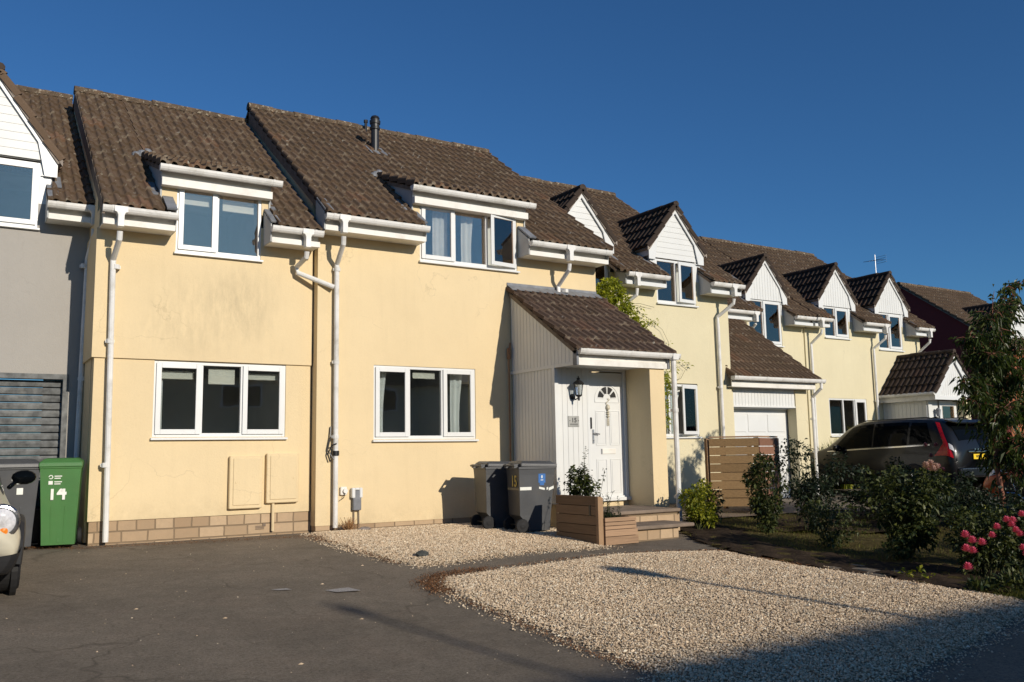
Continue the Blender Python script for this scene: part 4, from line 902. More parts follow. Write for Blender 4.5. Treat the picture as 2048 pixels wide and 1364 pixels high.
def hump(x, y): return .018 * sin(x * .9 + 1) * sin(y * .7) - .0
o = grid('driveway', -9, 9.2, -9.6, 1.6, .3, -.028, 'asphalt', hump)
o = grid('road', -60, 60, -21, -9.55, .8, -.012, 'asphalt'); 
o = grid('driveway', 13.4, 26, -9.5, 3.8, .6, -.030, 'asphalt')
mb = MB(); 
for x0, x1 in ((-30, 2.0), (9.6, 13.2)): pass
# gravel areas (outlines measured on the ground)
G1 = [(4.42, -.02), (4.30, -.85), (4.22, -1.35), (4.25, -2.2), (4.30, -3.0), (4.45, -3.55), (4.85, -3.55), (5.4, -3.35), (6.2, -3.20), (7.2, -3.30), (7.30, -3.12), (7.9, -1.3), (7.9, -.02)]
G2 = [(4.15, -4.62), (4.35, -4.28), (5.2, -4.15), (6.1, -4.0), (6.9, -3.85), (7.6, -4.0), (8.28, -4.35), (8.15, -5.0), (8.10, -5.65), (8.2, -6.6), (8.34, -7.94), (8.2, -8.25), (7.25, -8.46), (6.1, -8.75), (4.94, -8.99), (3.6, -9.3), (3.55, -8.6), (3.9, -7.95), (3.95, -7.0), (3.98, -6.2), (4.0, -5.3)]
def inpoly(x, y, P):
    c = False; n = len(P); j = n - 1
    for i in range(n):
        if (P[i][1] > y) != (P[j][1] > y) and x < (P[j][0] - P[i][0]) * (y - P[i][1]) / (P[j][1] - P[i][1]) + P[i][0]: c = not c
        j = i
    return c
def edge_dist(x, y, P):
    d = 9; j = len(P) - 1
    for i in range(len(P)):
        ax, ay, bx, by = *P[j], *P[i]; dx, dy = bx - ax, by - ay; t = max(0, min(1, ((x - ax) * dx + (y - ay) * dy) / (dx * dx + dy * dy + 1e-9)))
        d = min(d, sqrt((x - ax - t * dx) ** 2 + (y - ay - t * dy) ** 2)); j = i
    return d
def rise(d): return .030 * min(1., max(0., d) / .32) ** .6
def gravel(name, P, dens, bedh, label):
    xs = [p[0] for p in P]; ysq = [p[1] for p in P]
    grid(name + '_bed', min(xs), max(xs), min(ysq), max(ysq), .08, -.034, 'gbed', lambda x, y: hump(x, y) + .003 * sin(x * 7) * sin(y * 6) + (rise(edge_dist(x, y, P)) if inpoly(x, y, P) else -.02), lambda x, y: inpoly(x, y, P) or edge_dist(x, y, P) < .06)
    A = (max(xs) - min(xs) + .5) * (max(ysq) - min(ysq) + .5); n = int(A * dens); mb = MB(); R_ = random.Random(3)
    for _ in range(n):
        x = R_.uniform(min(xs) - .25, max(xs) + .25); y = R_.uniform(min(ysq) - .25, max(ysq) + .25)
        ins = inpoly(x, y, P); d = edge_dist(x, y, P)
        if not ins and (d > .25 or R_.random() > .30 * (1 - d / .25) ** 2): continue
        if ins and d < .10 and R_.random() > .35 + d * 6.5: continue
        far = (y + 12.6); s = R_.uniform(.0042, .0100) * (1.15 if far > 6 else 1)
        if R_.random() < .05: s *= R_.uniform(1.3, 1.9)
        z = gz(x, y) + hump(x, y) + (-.026 + (rise(d) if ins else 0.)) + R_.uniform(-.004, .009)
        a = R_.uniform(0, pi); ca, sa = cos(a), sin(a); e1, e2, e3 = s * R_.uniform(.8, 1.4), s * R_.uniform(.7, 1.1), s * R_.uniform(.45, .9)
        b = len(mb.v); tl = R_.uniform(-.5, .5)
        mb.v += [(x + ca * e1, y + sa * e1, z + tl * e1), (x - sa * e2, y + ca * e2, z), (x - ca * e1, y - sa * e1, z - tl * e1), (x + sa * e2, y - ca * e2, z), (x + R_.uniform(-.4, .4) * s, y + R_.uniform(-.4, .4) * s, z + e3), (x, y, z - e3)]
        mb.f += [(b, b + 1, b + 4), (b + 1, b + 2, b + 4), (b + 2, b + 3, b + 4), (b + 3, b, b + 4), (b + 1, b, b + 5), (b + 3, b + 2, b + 5)]
    o = mb.build(name, M['stone']); tag(o, label, 'gravel', None, 'stuff'); return o
gravel('gravel', G1, 6500, .004, 'pale gravel strip along the foot of the yellow house')
gravel('gravel', G2, 5800, .004, 'pale gravel patch in front of the garden bed')
# loose chippings on the asphalt and brown leaf litter along the gravel edge
mb = MB(); R_ = random.Random(9)
for _ in range(230):
    x = R_.uniform(-.5, 4.6); y = R_.uniform(-8.6, -.2)
    if inpoly(x, y, G2) or inpoly(x, y, G1): continue
    s = R_.choice((.004, .004, .005, .006, .009)) ; z = gz(x, y) + hump(x, y) - .028; a = R_.uniform(0, 3.1); ca, sa = cos(a) * s, sin(a) * s
    mb.add([(x + ca, y + sa, z), (x - sa, y + ca, z), (x - ca, y - sa, z), (x + sa, y - ca, z), (x, y, z + s * .7)], [(0, 1, 4), (1, 2, 4), (2, 3, 4), (3, 0, 4)])
for x, y in ((2.02, -6.7), (1.95, -5.05), (3.15, -4.0), (2.05, -7.6), (3.9, -3.2), (1.4, -4.3), (2.9, -5.6)):
    z = gz(x, y) + hump(x, y) - .026; mb.add([(x + .02, y, z), (x, y + .016, z), (x - .022, y, z), (x, y - .014, z), (x, y, z + .010)], [(0, 1, 4), (1, 2, 4), (2, 3, 4), (3, 0, 4)])
tag(mb.build('loose_chippings', M['stone']), 'pale stone chips scattered over the dark drive', 'chippings', None, 'stuff')
mb = MB()
def litter(path, n, w_, sz=(.008, .02)):
    for _ in range(n):
        i = R_.randrange(len(path) - 1); t = R_.random(); x = path[i][0] * (1 - t) + path[i + 1][0] * t + R_.gauss(0, w_); y = path[i][1] * (1 - t) + path[i + 1][1] * t + R_.gauss(0, w_)
        s = R_.uniform(*sz); z = gz(x, y) + hump(x, y) - .02 + R_.uniform(0, .012); a = R_.uniform(0, 6.3); ca, sa = cos(a), sin(a); q = R_.uniform(-.5, .5)
        mb.add([(x + ca * s, y + sa * s, z + q * s), (x - sa * s * .5, y + ca * s * .5, z + .003), (x - ca * s, y - sa * s, z - q * s + .004), (x + sa * s * .5, y - ca * s * .5, z + .004)], [(0, 1, 2, 3)])
litter([(3.98, -5.0), (4.05, -4.5), (4.35, -4.15), (5.0, -4.05)], 2600, .085, (.006, .016)); litter([(3.9, -7.95), (3.85, -7.2), (3.95, -6.2), (3.98, -5.2)], 700, .03, (.006, .014))
litter([(5, -4.05), (6.6, -3.85), (7.6, -3.95), (8.3, -4.3)], 600, .05); litter([(1.6, -.15), (3.0, -.35), (4.3, -.5), (4.25, -1.2)], 1800, .09, (.005, .012)); litter([(1.55, -.2), (1.0, .3), (.6, .4)], 900, .10, (.005, .013))
litter([(4.3, -1.0), (4.25, -3.3)], 300, .03)
litter([(8.3, -4.3), (8.15, -5.2), (8.1, -6.2), (8.3, -7.9)], 900, .05)
tag(mb.build('leaf_litter', M['leaf_litter']), 'reddish-brown leaf litter along the edges of the gravel and drive', 'leaf litter', None, 'stuff')
# worn paint marks on the drive
mb = MB()
for (x, y, a, b) in ((3.20, -4.35, .14, .13), (2.72, -4.05, .08, .05)):
    mb.add([(x - a, y + .05, gz(x, y) + hump(x, y) - .0235), (x - a * .6, y - b, gz(x, y) + hump(x, y) - .0235), (x + a, y - b - .05, gz(x, y) + hump(x, y) - .0235), (x + a * .8, y + b - .03, gz(x, y) + hump(x, y) - .0235)], [(0, 1, 2, 3)])
o = mb.build('paint_mark', simple('worn_paint', (.34, .32, .30), .9, .5, 60)); tag(o, None, None, None, 'structure')
# garden
GL = [(8.3, -4.3), (8.15, -5.6), (8.35, -7.95), (9.5, -8.9), (13.4, -8.9), (13.4, 3.6), (9.66, 1.0), (9.66, -1.9), (8.85, -3.1)]
grid('lawn', 8.0, 14.2, -9.2, 1.2, .15, -.012, 'lawn', lambda x, y: .02 * sin(x * 3.1) * sin(y * 2.3) + .012 * sin(x * 9) * sin(y * 11), lambda x, y: inpoly(x, y, GL))
BED = [(8.30, -4.25), (8.12, -5.65), (8.34, -7.94), (9.4, -8.9), (10.6, -8.9), (9.6, -7.0), (9.15, -5.9), (9.0, -4.9), (9.25, -3.9), (10.0, -3.0), (10.3, -1.9), (9.66, -1.9), (8.85, -3.1)]
grid('flower_bed', 8.0, 10.8, -8.95, -1.8, .08, .002, 'soil', lambda x, y: .02 * sin(x * 3.1) * sin(y * 2.3) + .02 * sin(x * 13) * sin(y * 11), lambda x, y: inpoly(x + .06 * sin(y * 5), y, BED))
grid('flower_bed', 10.2, 17.0, -5.6, -1.7, .12, .004, 'soil', lambda x, y: .03 * sin(x * 7) * sin(y * 9), lambda x, y: ((x - 13.7) / 3.1) ** 2 + ((y + 3.3) / 1.35) ** 2 < 1 + .1 * sin(x * 5))
o = grid('path', 9.7, 14.2, -1.7, 1.2, .5, .012, 'paving')
mb = MB(); R_ = random.Random(5)
for _ in range(26000):
    x = R_.uniform(8.2, 14.2); y = R_.uniform(-9, 1.2)
    if not inpoly(x, y, GL) or (inpoly(x, y, BED) and R_.random() < .93): continue
    if sin(x * 2.7 + y) * sin(y * 2.1) < -.25 and R_.random() < .7: continue
    h = R_.uniform(.02, .06); a = R_.uniform(0, 6.3); z = gz(x, y) - .01; lx_, ly_ = R_.uniform(-.02, .02), R_.uniform(-.02, .02)
    mb.add([(x - cos(a) * .003, y - sin(a) * .003, z), (x + cos(a) * .003, y + sin(a) * .003, z), (x + lx_, y + ly_, z + h)], [(0, 1, 2)])
for _ in range(2600):   # longer rough grass along the front edge of the bed
    t = R_.random() ** .6; x = 8.12 + .45 * R_.random() + .6 * (1 - t) * R_.random(); y = -7.3 - 1.3 * t; h = R_.uniform(.04, .20) * t; a = R_.uniform(0, 6.3); z = gz(x, y) - .01
    mb.add([(x - cos(a) * .004, y - sin(a) * .004, z), (x + cos(a) * .004, y + sin(a) * .004, z), (x + R_.uniform(-.07, .07), y + R_.uniform(-.07, .07), z + h)], [(0, 1, 2)])
tag(mb.build('grass', M['grass']), 'thin yellowing grass between the garden shrubs', 'grass', None, 'stuff')
# stones beside the wall
def rock(x, y, s, label, mt, sq=.5, rz=0, name='stone'):
    mb = MB(); R2 = random.Random(int(x * 100)); 
    nlat, nlon = 6, 9; vs = []
    for i in range(nlat + 1):
        for k in range(nlon):
            th = pi * i / nlat; ph = 2 * pi * k / nlon; q = s * R2.uniform(.82, 1.12)
            px_, py_ = q * sin(th) * cos(ph) * 1.5, q * sin(th) * sin(ph); vs.append((x + px_ * cos(rz) - py_ * sin(rz), y + px_ * sin(rz) + py_ * cos(rz), gz(x, y) + s * sq * .5 + q * cos(th) * sq))
    mb.add(vs, [(i * nlon + k, (i + 1) * nlon + k, (i + 1) * nlon + (k + 1) % nlon, i * nlon + (k + 1) % nlon) for i in range(nlat) for k in range(nlon)])
    return tag(mb.build(name, mt), label, 'stone')
rock(5.13, -.32, .075, 'flat grey stone lying under the junction box', simple('stone_grey', (.22, .19, .17), .9, .3, 20, bs=.5), .45)
rock(4.70, -3.05, .07, 'small dark angular stone at the gravel edge', simple('stone_dark', (.06, .065, .06), .9, .3, 20, bs=.5), .75, .6)
rock(4.52, -3.12, .035, 'flat black chip of stone left of the dark stone', simple('stone_black', (.03, .03, .03), .9, .3, 20, bs=.5), .4, .2)

# ================================================================== wheelie bins
def wheelie_bin(loc, rz, label, mt, wd=.52, dp=.62, ht=1.06, name='wheelie_bin', group='wheelie bins'):
    """local frame: lid opens at the front (+y); wheels and handle at the back (-y)"""
    b = empty(name, loc, label, 'wheelie bin', group, rz); ORG[b.name] = Vector((0, 0, 0))
    hw, hd = wd / 2, dp / 2
    def sec(z, kw, f, bk): return [(-hw * kw, bk, z), (hw * kw, bk, z), (hw * kw, f, z), (-hw * kw, f, z)]
    mb = MB(); L = [sec(.02, .80, hd * .70, -hd * .62), sec(.16, .82, hd * .74, -hd * .66), sec(.24, .83, hd * .76, -hd * .92), sec(ht * .80, .96, hd * .95, -hd * .98), sec(ht * .885, .99, hd * .98, -hd * 1.0)]
    vs = [p for q in L for p in q]; n = len(L)
    fs = [(0, 3, 2, 1)] + [(4 * i + k, 4 * i + (k + 1) % 4, 4 * i + 4 + (k + 1) % 4, 4 * i + 4 + k) for i in range(n - 1) for k in range(4)] + [(4 * n - 4, 4 * n - 3, 4 * n - 2, 4 * n - 1)]
    mb.add(vs, fs)
    # moulded ribs down the front
    mb.prism([(-.012, hd * .72), (.012, hd * .72), (.012, hd * .735), (-.012, hd * .735)], 'z', .05, .10)
    for s_ in (-1, 1): mb.add([(s_ * hw * .30, hd * .715, .05), (s_ * hw * .30 + .02, hd * .715, .05), (s_ * hw * .34 + .02, hd * .86, .50), (s_ * hw * .34, hd * .86, .50), (s_ * hw * .30, hd * .70, .05), (s_ * hw * .30 + .02, hd * .70, .05), (s_ * hw * .34 + .02, hd * .84, .50), (s_ * hw * .34, hd * .84, .50)], [(0, 1, 2, 3), (0, 3, 7, 4), (1, 5, 6, 2), (3, 2, 6, 7)])
    body = mb.build('body', mt, b, bevel=.018)
    mb = MB(); mb.box(-hw * 1.02, hw * 1.02, -hd * 1.02, hd * 1.02, ht * .875, ht * .915); mb.build('rim', mt, b, bevel=.01)
    mb = MB()
    mb.add([(-hw * 1.05, -hd * .9, ht * .915), (hw * 1.05, -hd * .9, ht * .915), (hw * 1.05, hd * 1.09, ht * .895), (-hw * 1.05, hd * 1.09, ht * .895),
            (-hw * 1.04, -hd * .9, ht * .965), (hw * 1.04, -hd * .9, ht * .965), (hw * 1.04, hd * 1.07, ht * .945), (-hw * 1.04, hd * 1.07, ht * .945),
            (-hw * .8, -hd * .75, ht * 1.0), (hw * .8, -hd * .75, ht * 1.0), (hw * .8, hd * .8, ht * .99), (-hw * .8, hd * .8, ht * .99)],
           [(0, 3, 2, 1), (0, 1, 5, 4), (1, 2, 6, 5), (2, 3, 7, 6), (3, 0, 4, 7), (4, 5, 9, 8), (5, 6, 10, 9), (6, 7, 11, 10), (7, 4, 8, 11), (8, 9, 10, 11)])
    lid = mb.build('lid', mt, b, bevel=.012)
    mb = MB()
    for s_ in (-1, 1):
        mb.box(s_ * hw * .62 - .03, s_ * hw * .62 + .03, -hd * 1.18, -hd * .88, ht * .90, ht * .955)
    mb.tube([(-hw * .9, -hd * 1.17, ht * .935), (hw * .9, -hd * 1.17, ht * .935)], .015, 8); mb.build('handle', mt, b)
    for s_ in (-1, 1):
        mb = MB(); x = s_ * (hw * .82 + .03); mb.lathe((x, -hd * .86, .10), [(.055, -.026), (.092, -.024), (.10, -.012), (.10, .012), (.092, .024), (.055, .026)], 24, 'x'); wh = mb.build('wheel', M['rubber'], b)
        mb = MB(); mb.lathe((x + s_ * .004, -hd * .86, .10), [(.0, -.028), (.02, -.03), (.05, -.022), (.056, -.02), (.056, .02), (.05, .022), (.02, .03), (.0, .028)], 16, 'x'); mb.build('hub', M['rubber'], wh)
    mb = MB(); mb.tube([(-hw * .9, -hd * .86, .10), (hw * .9, -hd * .86, .10)], .012, 8); mb.build('axle', M['black_metal'], b)
    return b, body, lid
def lines(mb, x0, y, z, ws, h=.007, gap=.012, ax='x'):
    for i, q in enumerate(ws): mb.box(x0, x0 + q, y, y + .002, z - i * gap - h, z - i * gap)
# green one by the corner (front towards the road -> rotate 180)
gb, gbody, glid = wheelie_bin((1.215, .22, .005), radians(180 - 9), 'green wheelie bin numbered 14 by the corner downpipe', M['bin_green'], .47, .50, 1.10)
def on_front(z, ht, hd): return hd * (.76 + (.95 - .76) * (z - .24) / (ht * .80 - .24)) + .004
fy_ = lambda z: on_front(z, 1.10, .25)
tz = .665; tx = .03
m = facing((tx, fy_(tz) + .002, tz), (0, 1, .07)); text('14', .27, M['white_print'], gbody, m, 'number', .001, off=.0065, sx=.80)
mb = MB(); 
for zc, k in ((.86, 0), (.79, 1)):
    yy = fy_(zc) + .001
    if k == 0:
        for q in range(11):
            t0 = q * .5; mb.add([(tx + .075 + r * cos(t), yy, zc + r * sin(t)) for t in (t0, t0 + .5) for r in (.016, .026)], [(0, 1, 3, 2)])
    else: mb.add([(tx + .052, yy, zc - .022), (tx + .10, yy, zc - .022), (tx + .10, yy, zc + .022), (tx + .052, yy, zc + .022)], [(0, 1, 2, 3)])
    for i, wd_ in enumerate((.085, .07)): mb.add([(tx + .035 - wd_, yy, zc + .016 - i * .026), (tx + .035, yy, zc + .016 - i * .026), (tx + .035, yy, zc + .004 - i * .026), (tx + .035 - wd_, yy, zc + .004 - i * .026)], [(0, 1, 2, 3)])
o = mb.build('printed_marks', M['white_print'], gbody)
# charcoal one behind the cream car
bb, bbody, blid = wheelie_bin((.66, .30, .0), radians(180 + 4), 'dark grey wheelie bin with white lettering behind the cream car', M['bin_grey'], .56, .56, 1.10)
mb = MB(); hy = .28; f2 = lambda z: on_front(z, 1.10, hy)
for z, a, b_ in ((.86, -.10, -.02), (.84, -.10, .03), (.815, -.10, -.03), (.795, -.12, .03)):
    mb.add([(a - .02, f2(z) + .001, z - .007), (b_, f2(z) + .001, z - .007), (b_, f2(z) + .001, z + .006), (a - .02, f2(z) + .001, z + .006)], [(0, 1, 2, 3)])
mb.add([(-.10, f2(.72) + .001, .66), (-.03, f2(.72) + .001, .66), (-.03, f2(.72) + .001, .74), (-.10, f2(.72) + .001, .74)], [(0, 1, 2, 3)])
mb.build('printed_marks', M['white_print'], bbody)
# two charcoal bins by the porch; backs (wheels) towards -x
b1, body1, lid1 = wheelie_bin((7.24, -1.50, -.065), radians(-99), 'charcoal wheelie bin with the yellow 15 and blue crest sticker, right of the pair', M['bin_grey'], .48, .58, 1.02)
b2, body2, lid2 = wheelie_bin((7.05, -.86, -.045), radians(-97), 'charcoal wheelie bin against the yellow wall, left of the pair', M['bin_grey'], .48, .58, 1.00)
m = facing((.06, -.292, .72), (0, -1, 0)); text('15', .22, M['yellow_print'], body1, m, 'number', .001, off=.004, sx=.95)
def side_pt(y, z): return .24 * (.83 + (.96 - .83) * (z - .24) / (.816 - .24)) + .003
def side_quad(mb, y0, y1, z0, z1, tilt=0.):
    mb.add([(side_pt(y0, z0 + tilt * 0), y0, z0), (side_pt(y1, z0), y1, z0 + tilt), (side_pt(y1, z1), y1, z1 + tilt), (side_pt(y0, z1), y0, z1)], [(0, 1, 2, 3)])
mb = MB(); side_quad(mb, .02, .13, .70, .83); side_quad(mb, .04, .11, .665, .70); mb.build('crest_sticker', M['blue_label'], body1)
mb = MB(); e_ = .0012
mb.add([(side_pt(0, z) + e_, y, z) for y, z in ((.055, .735), (.095, .735), (.095, .745), (.055, .745))], [(0, 1, 2, 3)])
mb.add([(side_pt(0, z) + e_, y, z) for y, z in ((.066, .765), (.084, .765), (.084, .80), (.075, .812), (.066, .80))], [(0, 1, 2, 3, 4)])
mb.build('crest_mark', M['white_print'], body1)
mb = MB(); side_quad(mb, -.27, -.09, .60, .645); side_quad(mb, .03, .12, .615, .645, -.02); side_quad(mb, .15, .175, .595, .63, .01); side_quad(mb, .185, .265, .585, .625, .03); mb.build('torn_tape', M['white_print'], body1)
mb = MB(); mb.box(-.205, .205, -.284, -.278, .60, .63); mb.build('tape', simple('faded_tape', (.25, .22, .15), .7), body1)
# bag between bins
mb = MB(); R2 = random.Random(4); vs = []; nla, nlo = 9, 14
for i in range(nla + 1):
    for k in range(nlo):
        th = pi * i / nla; ph = 2 * pi * k / nlo; q = R2.uniform(.82, 1.1); vs.append((.98 + .13 * q * sin(th) * cos(ph), .75 + .12 * q * sin(th) * sin(ph), .62 + .20 * q * cos(th)))
mb.add(vs, [(i * nlo + k, (i + 1) * nlo + k, (i + 1) * nlo + (k + 1) % nlo, i * nlo + (k + 1) % nlo) for i in range(nla) for k in range(nlo)])
tag(mb.build('plastic_bag', simple('blue_plastic', (.03, .10, .20), .35, .3, 8, .5)), 'crumpled dark blue plastic bag between the green and grey bins', 'bag')
mb = MB(); mb.bbox(.86, 1.10, .60, .86, .02, .46, .02); tag(mb.build('recycling_box', M['black_metal']), 'black box behind the green bin, under the blue bag', 'box')

# ================================================================== planters, screen
pl = empty('planter', (7.25, -3.05, -.13), 'tall narrow planter of brown boards with a corner post beside the bins', 'planter', 'wooden planters')
z0 = -.17
mb = MB()
for i in range(5): mb.box(7.25, 7.272, -3.05, -2.12, z0 + .02 + i * .126, z0 + .02 + i * .126 + .118)
mb.build('side_boards', M['plank_y'], pl)
mb = MB()
for i in range(5):
    mb.box(7.345, 7.36, -3.0, -2.12, z0 + .02 + i * .126, z0 + .138 + i * .126); mb.box(7.272, 7.345, -2.14, -2.12, z0 + .02 + i * .126, z0 + .138 + i * .126)
mb.build('end_boards', M['plank'], pl)
mb = MB(); mb.box(7.235, 7.30, -3.11, -3.052, z0 - .02, .475); mb.build('post', M['plank_z'], pl, bevel=.004); mb = MB(); mb.box(7.302, 7.335, -3.09, -3.03, z0 - .02, .46); mb.build('post', M['plank_z'], pl, bevel=.004)
mb = MB(); mb.box(7.244, 7.2495, -2.93, -2.89, .22, .36); mb.build('slot', M['black_metal'], pl)
mb = MB(); mb.box(7.275, 7.344, -2.99, -2.15, z0, .38); mb.build('soil', M['soil'], pl)
lp = empty('planter', (7.6, -3.1, -.13), 'low front planter of pinkish weathered boards beside the door steps', 'planter', 'wooden planters')
mb = MB()
for i, (za, zb_, xr) in enumerate(((.145, .20, 7.86), (.095, .14, 7.86), (.045, .09, 7.86), (-.045, .04, 7.88), (-.155, -.05, 7.89))): mb.box(7.335, xr, -3.125, -3.10, za, zb_ - .003)
mb.build('front_boards', M['plank'], lp)
mb = MB(); mb.box(7.84, 7.86, -3.10, -2.45, -.15, .19); mb.box(7.335, 7.355, -3.10, -3.0, -.15, .19); mb.build('end_boards', M['plank_y'], lp)
mb = MB(); mb.box(7.365, 7.84, -3.10, -2.3, -.15, .15); mb.build('soil', M['soil'], lp)
sc_ = empty('slatted_screen', (11.5, -1.0, 0), 'slatted timber bin screen in front of the white garage', 'screen')
P0, P1, P2 = Vector((10.75, -1.62, 0)), Vector((11.72, -1.80, 0)), Vector((13.0, -1.45, 0))
P0, P1, P2 = Vector((11.20, -1.14, 0)), Vector((11.80, -1.72, 0)), Vector((12.80, -1.26, 0))
def slat_run(A, B, mt, n=8, H=1.27, h=.139, gap=.028):
    mb = MB(); d = (B - A).normalized(); nrm = Vector((d.y, -d.x, 0)); L = (B - A).length
    for i in range(n):
        za = .10 + i * (H - .10) / n; q = [A, A + d * L, A + d * L + nrm * .02, A + nrm * .02]; k = rnd.uniform(-.002, .002); h = .136
        mb.add([(p.x, p.y, za + k) for p in q] + [(p.x, p.y, za + h + k) for p in q], [(0, 3, 2, 1), (4, 5, 6, 7), (0, 1, 5, 4), (1, 2, 6, 5), (2, 3, 7, 6), (3, 0, 4, 7)])
    mb.build('slat_panel', mt, sc_)
    mb = MB()
    for p in (A, B): mb = MB(); mb.box(p.x - .03, p.x + .03, p.y + .025, p.y + .085, -.05, H); mb.build('post', M['plank_z'], sc_)
slat_run(P0, P1, M['fence_x']); slat_run(P1, P2, M['fence_red'])
slat_run(P0 + Vector((.95, .55, 0)), P2 + Vector((-.10, .55, 0)), M['plank_y'])  # unseen back run, added in the darker planks so the slat gaps look dark
mb = MB(); d1 = (P1 - P0); mb.add([(P0.x, P0.y, 1.275), (P1.x, P1.y, 1.275), (P2.x, P2.y, 1.275), (P2.x - .04, P2.y + .08, 1.275), (P1.x, P1.y + .09, 1.275), (P0.x + .05, P0.y + .06, 1.275)] + [(P0.x, P0.y, 1.30), (P1.x, P1.y, 1.30), (P2.x, P2.y, 1.30), (P2.x - .04, P2.y + .08, 1.30), (P1.x, P1.y + .09, 1.30), (P0.x + .05, P0.y + .06, 1.30)], [(0, 1, 4, 5), (1, 2, 3, 4), (6, 11, 10, 7), (7, 10, 9, 8), (0, 6, 7, 1), (1, 7, 8, 2)]); mb.build('capping', M['plank'], sc_)
# door ornament hanging on the front door
mb = MB(); ox, oz, oy = dc, 1.80, DY - .03
for q in range(10):
    t = q * .7; mb.tube([(ox + .03 * sin(t), oy, oz + .12 - q * .012), (ox + .035 * sin(t + .7), oy, oz + .12 - (q + 1) * .012)], .006, 5)
mb.lathe((ox, oy, oz - .02), [(.02, -.05), (.035, -.02), (.03, .02), (.01, .04)], 8)
mb.tube([(ox, oy, oz - .08), (ox, oy, oz - .30)], .003, 4)
for z in (-.10, -.13, -.17): mb.lathe((ox, oy, oz + z), [(.01, -.02), (.028, 0), (.01, .02)], 8)
for k in (-.015, 0, .015): mb.tube([(ox + k, oy, oz - .20), (ox + k, oy, oz - .32)], .005, 5)
tag(mb.build('door_ornament', simple('ornament', (.55, .50, .38), .5, .4, 60)), 'hanging cream and brass ornament on the white front door', 'ornament')

# ================================================================== cars
def paint(name, c, rough=.25):
    s = NT(name); s.b.inputs['Coat Weight'].default_value = .2; s.b.inputs['Coat Roughness'].default_value = .06
    r = s.ramp(s.noise(2.5, 4), [(.3, cm(c, .92)), (.7, cm(c, 1.06))]); s.fin(r, rough, .3); return s.m
M['car_grey'] = paint('car_paint_dark_grey', (.006, .007, .009), .3); M['car_cream'] = paint('car_paint_cream', (.62, .57, .43), .35); M['car_orange'] = paint('car_paint_orange', (.42, .09, .03), .35)
M['car_glass'] = simple('car_glass', (.003, .004, .005), .04, .1, 3, .06); M['trim'] = simple('black_trim', (.02, .02, .021), .55, .1, 8, .4)
M['lamp_red'] = simple('red_lamp_lens', (.42, .008, .012), .15, .15, 20, .5); M['lamp_clear'] = simple('clear_lamp_lens', (.60, .60, .62), .12, .2, 30, .6); M['amber'] = simple('amber_lens', (.75, .22, .02), .2, .1, 20, .5)
M['chrome'] = simple('chrome', (.6, .6, .62), .15, .05, 10, .5, 1)
def cr(p0, p1, p2, p3, t):
    return tuple(.5 * ((2 * b) + (-a + c) * t + (2 * a - 5 * b + 4 * c - d) * t * t + (-a + 3 * b - 3 * c + d) * t ** 3) for a, b, c, d in zip(p0, p1, p2, p3))
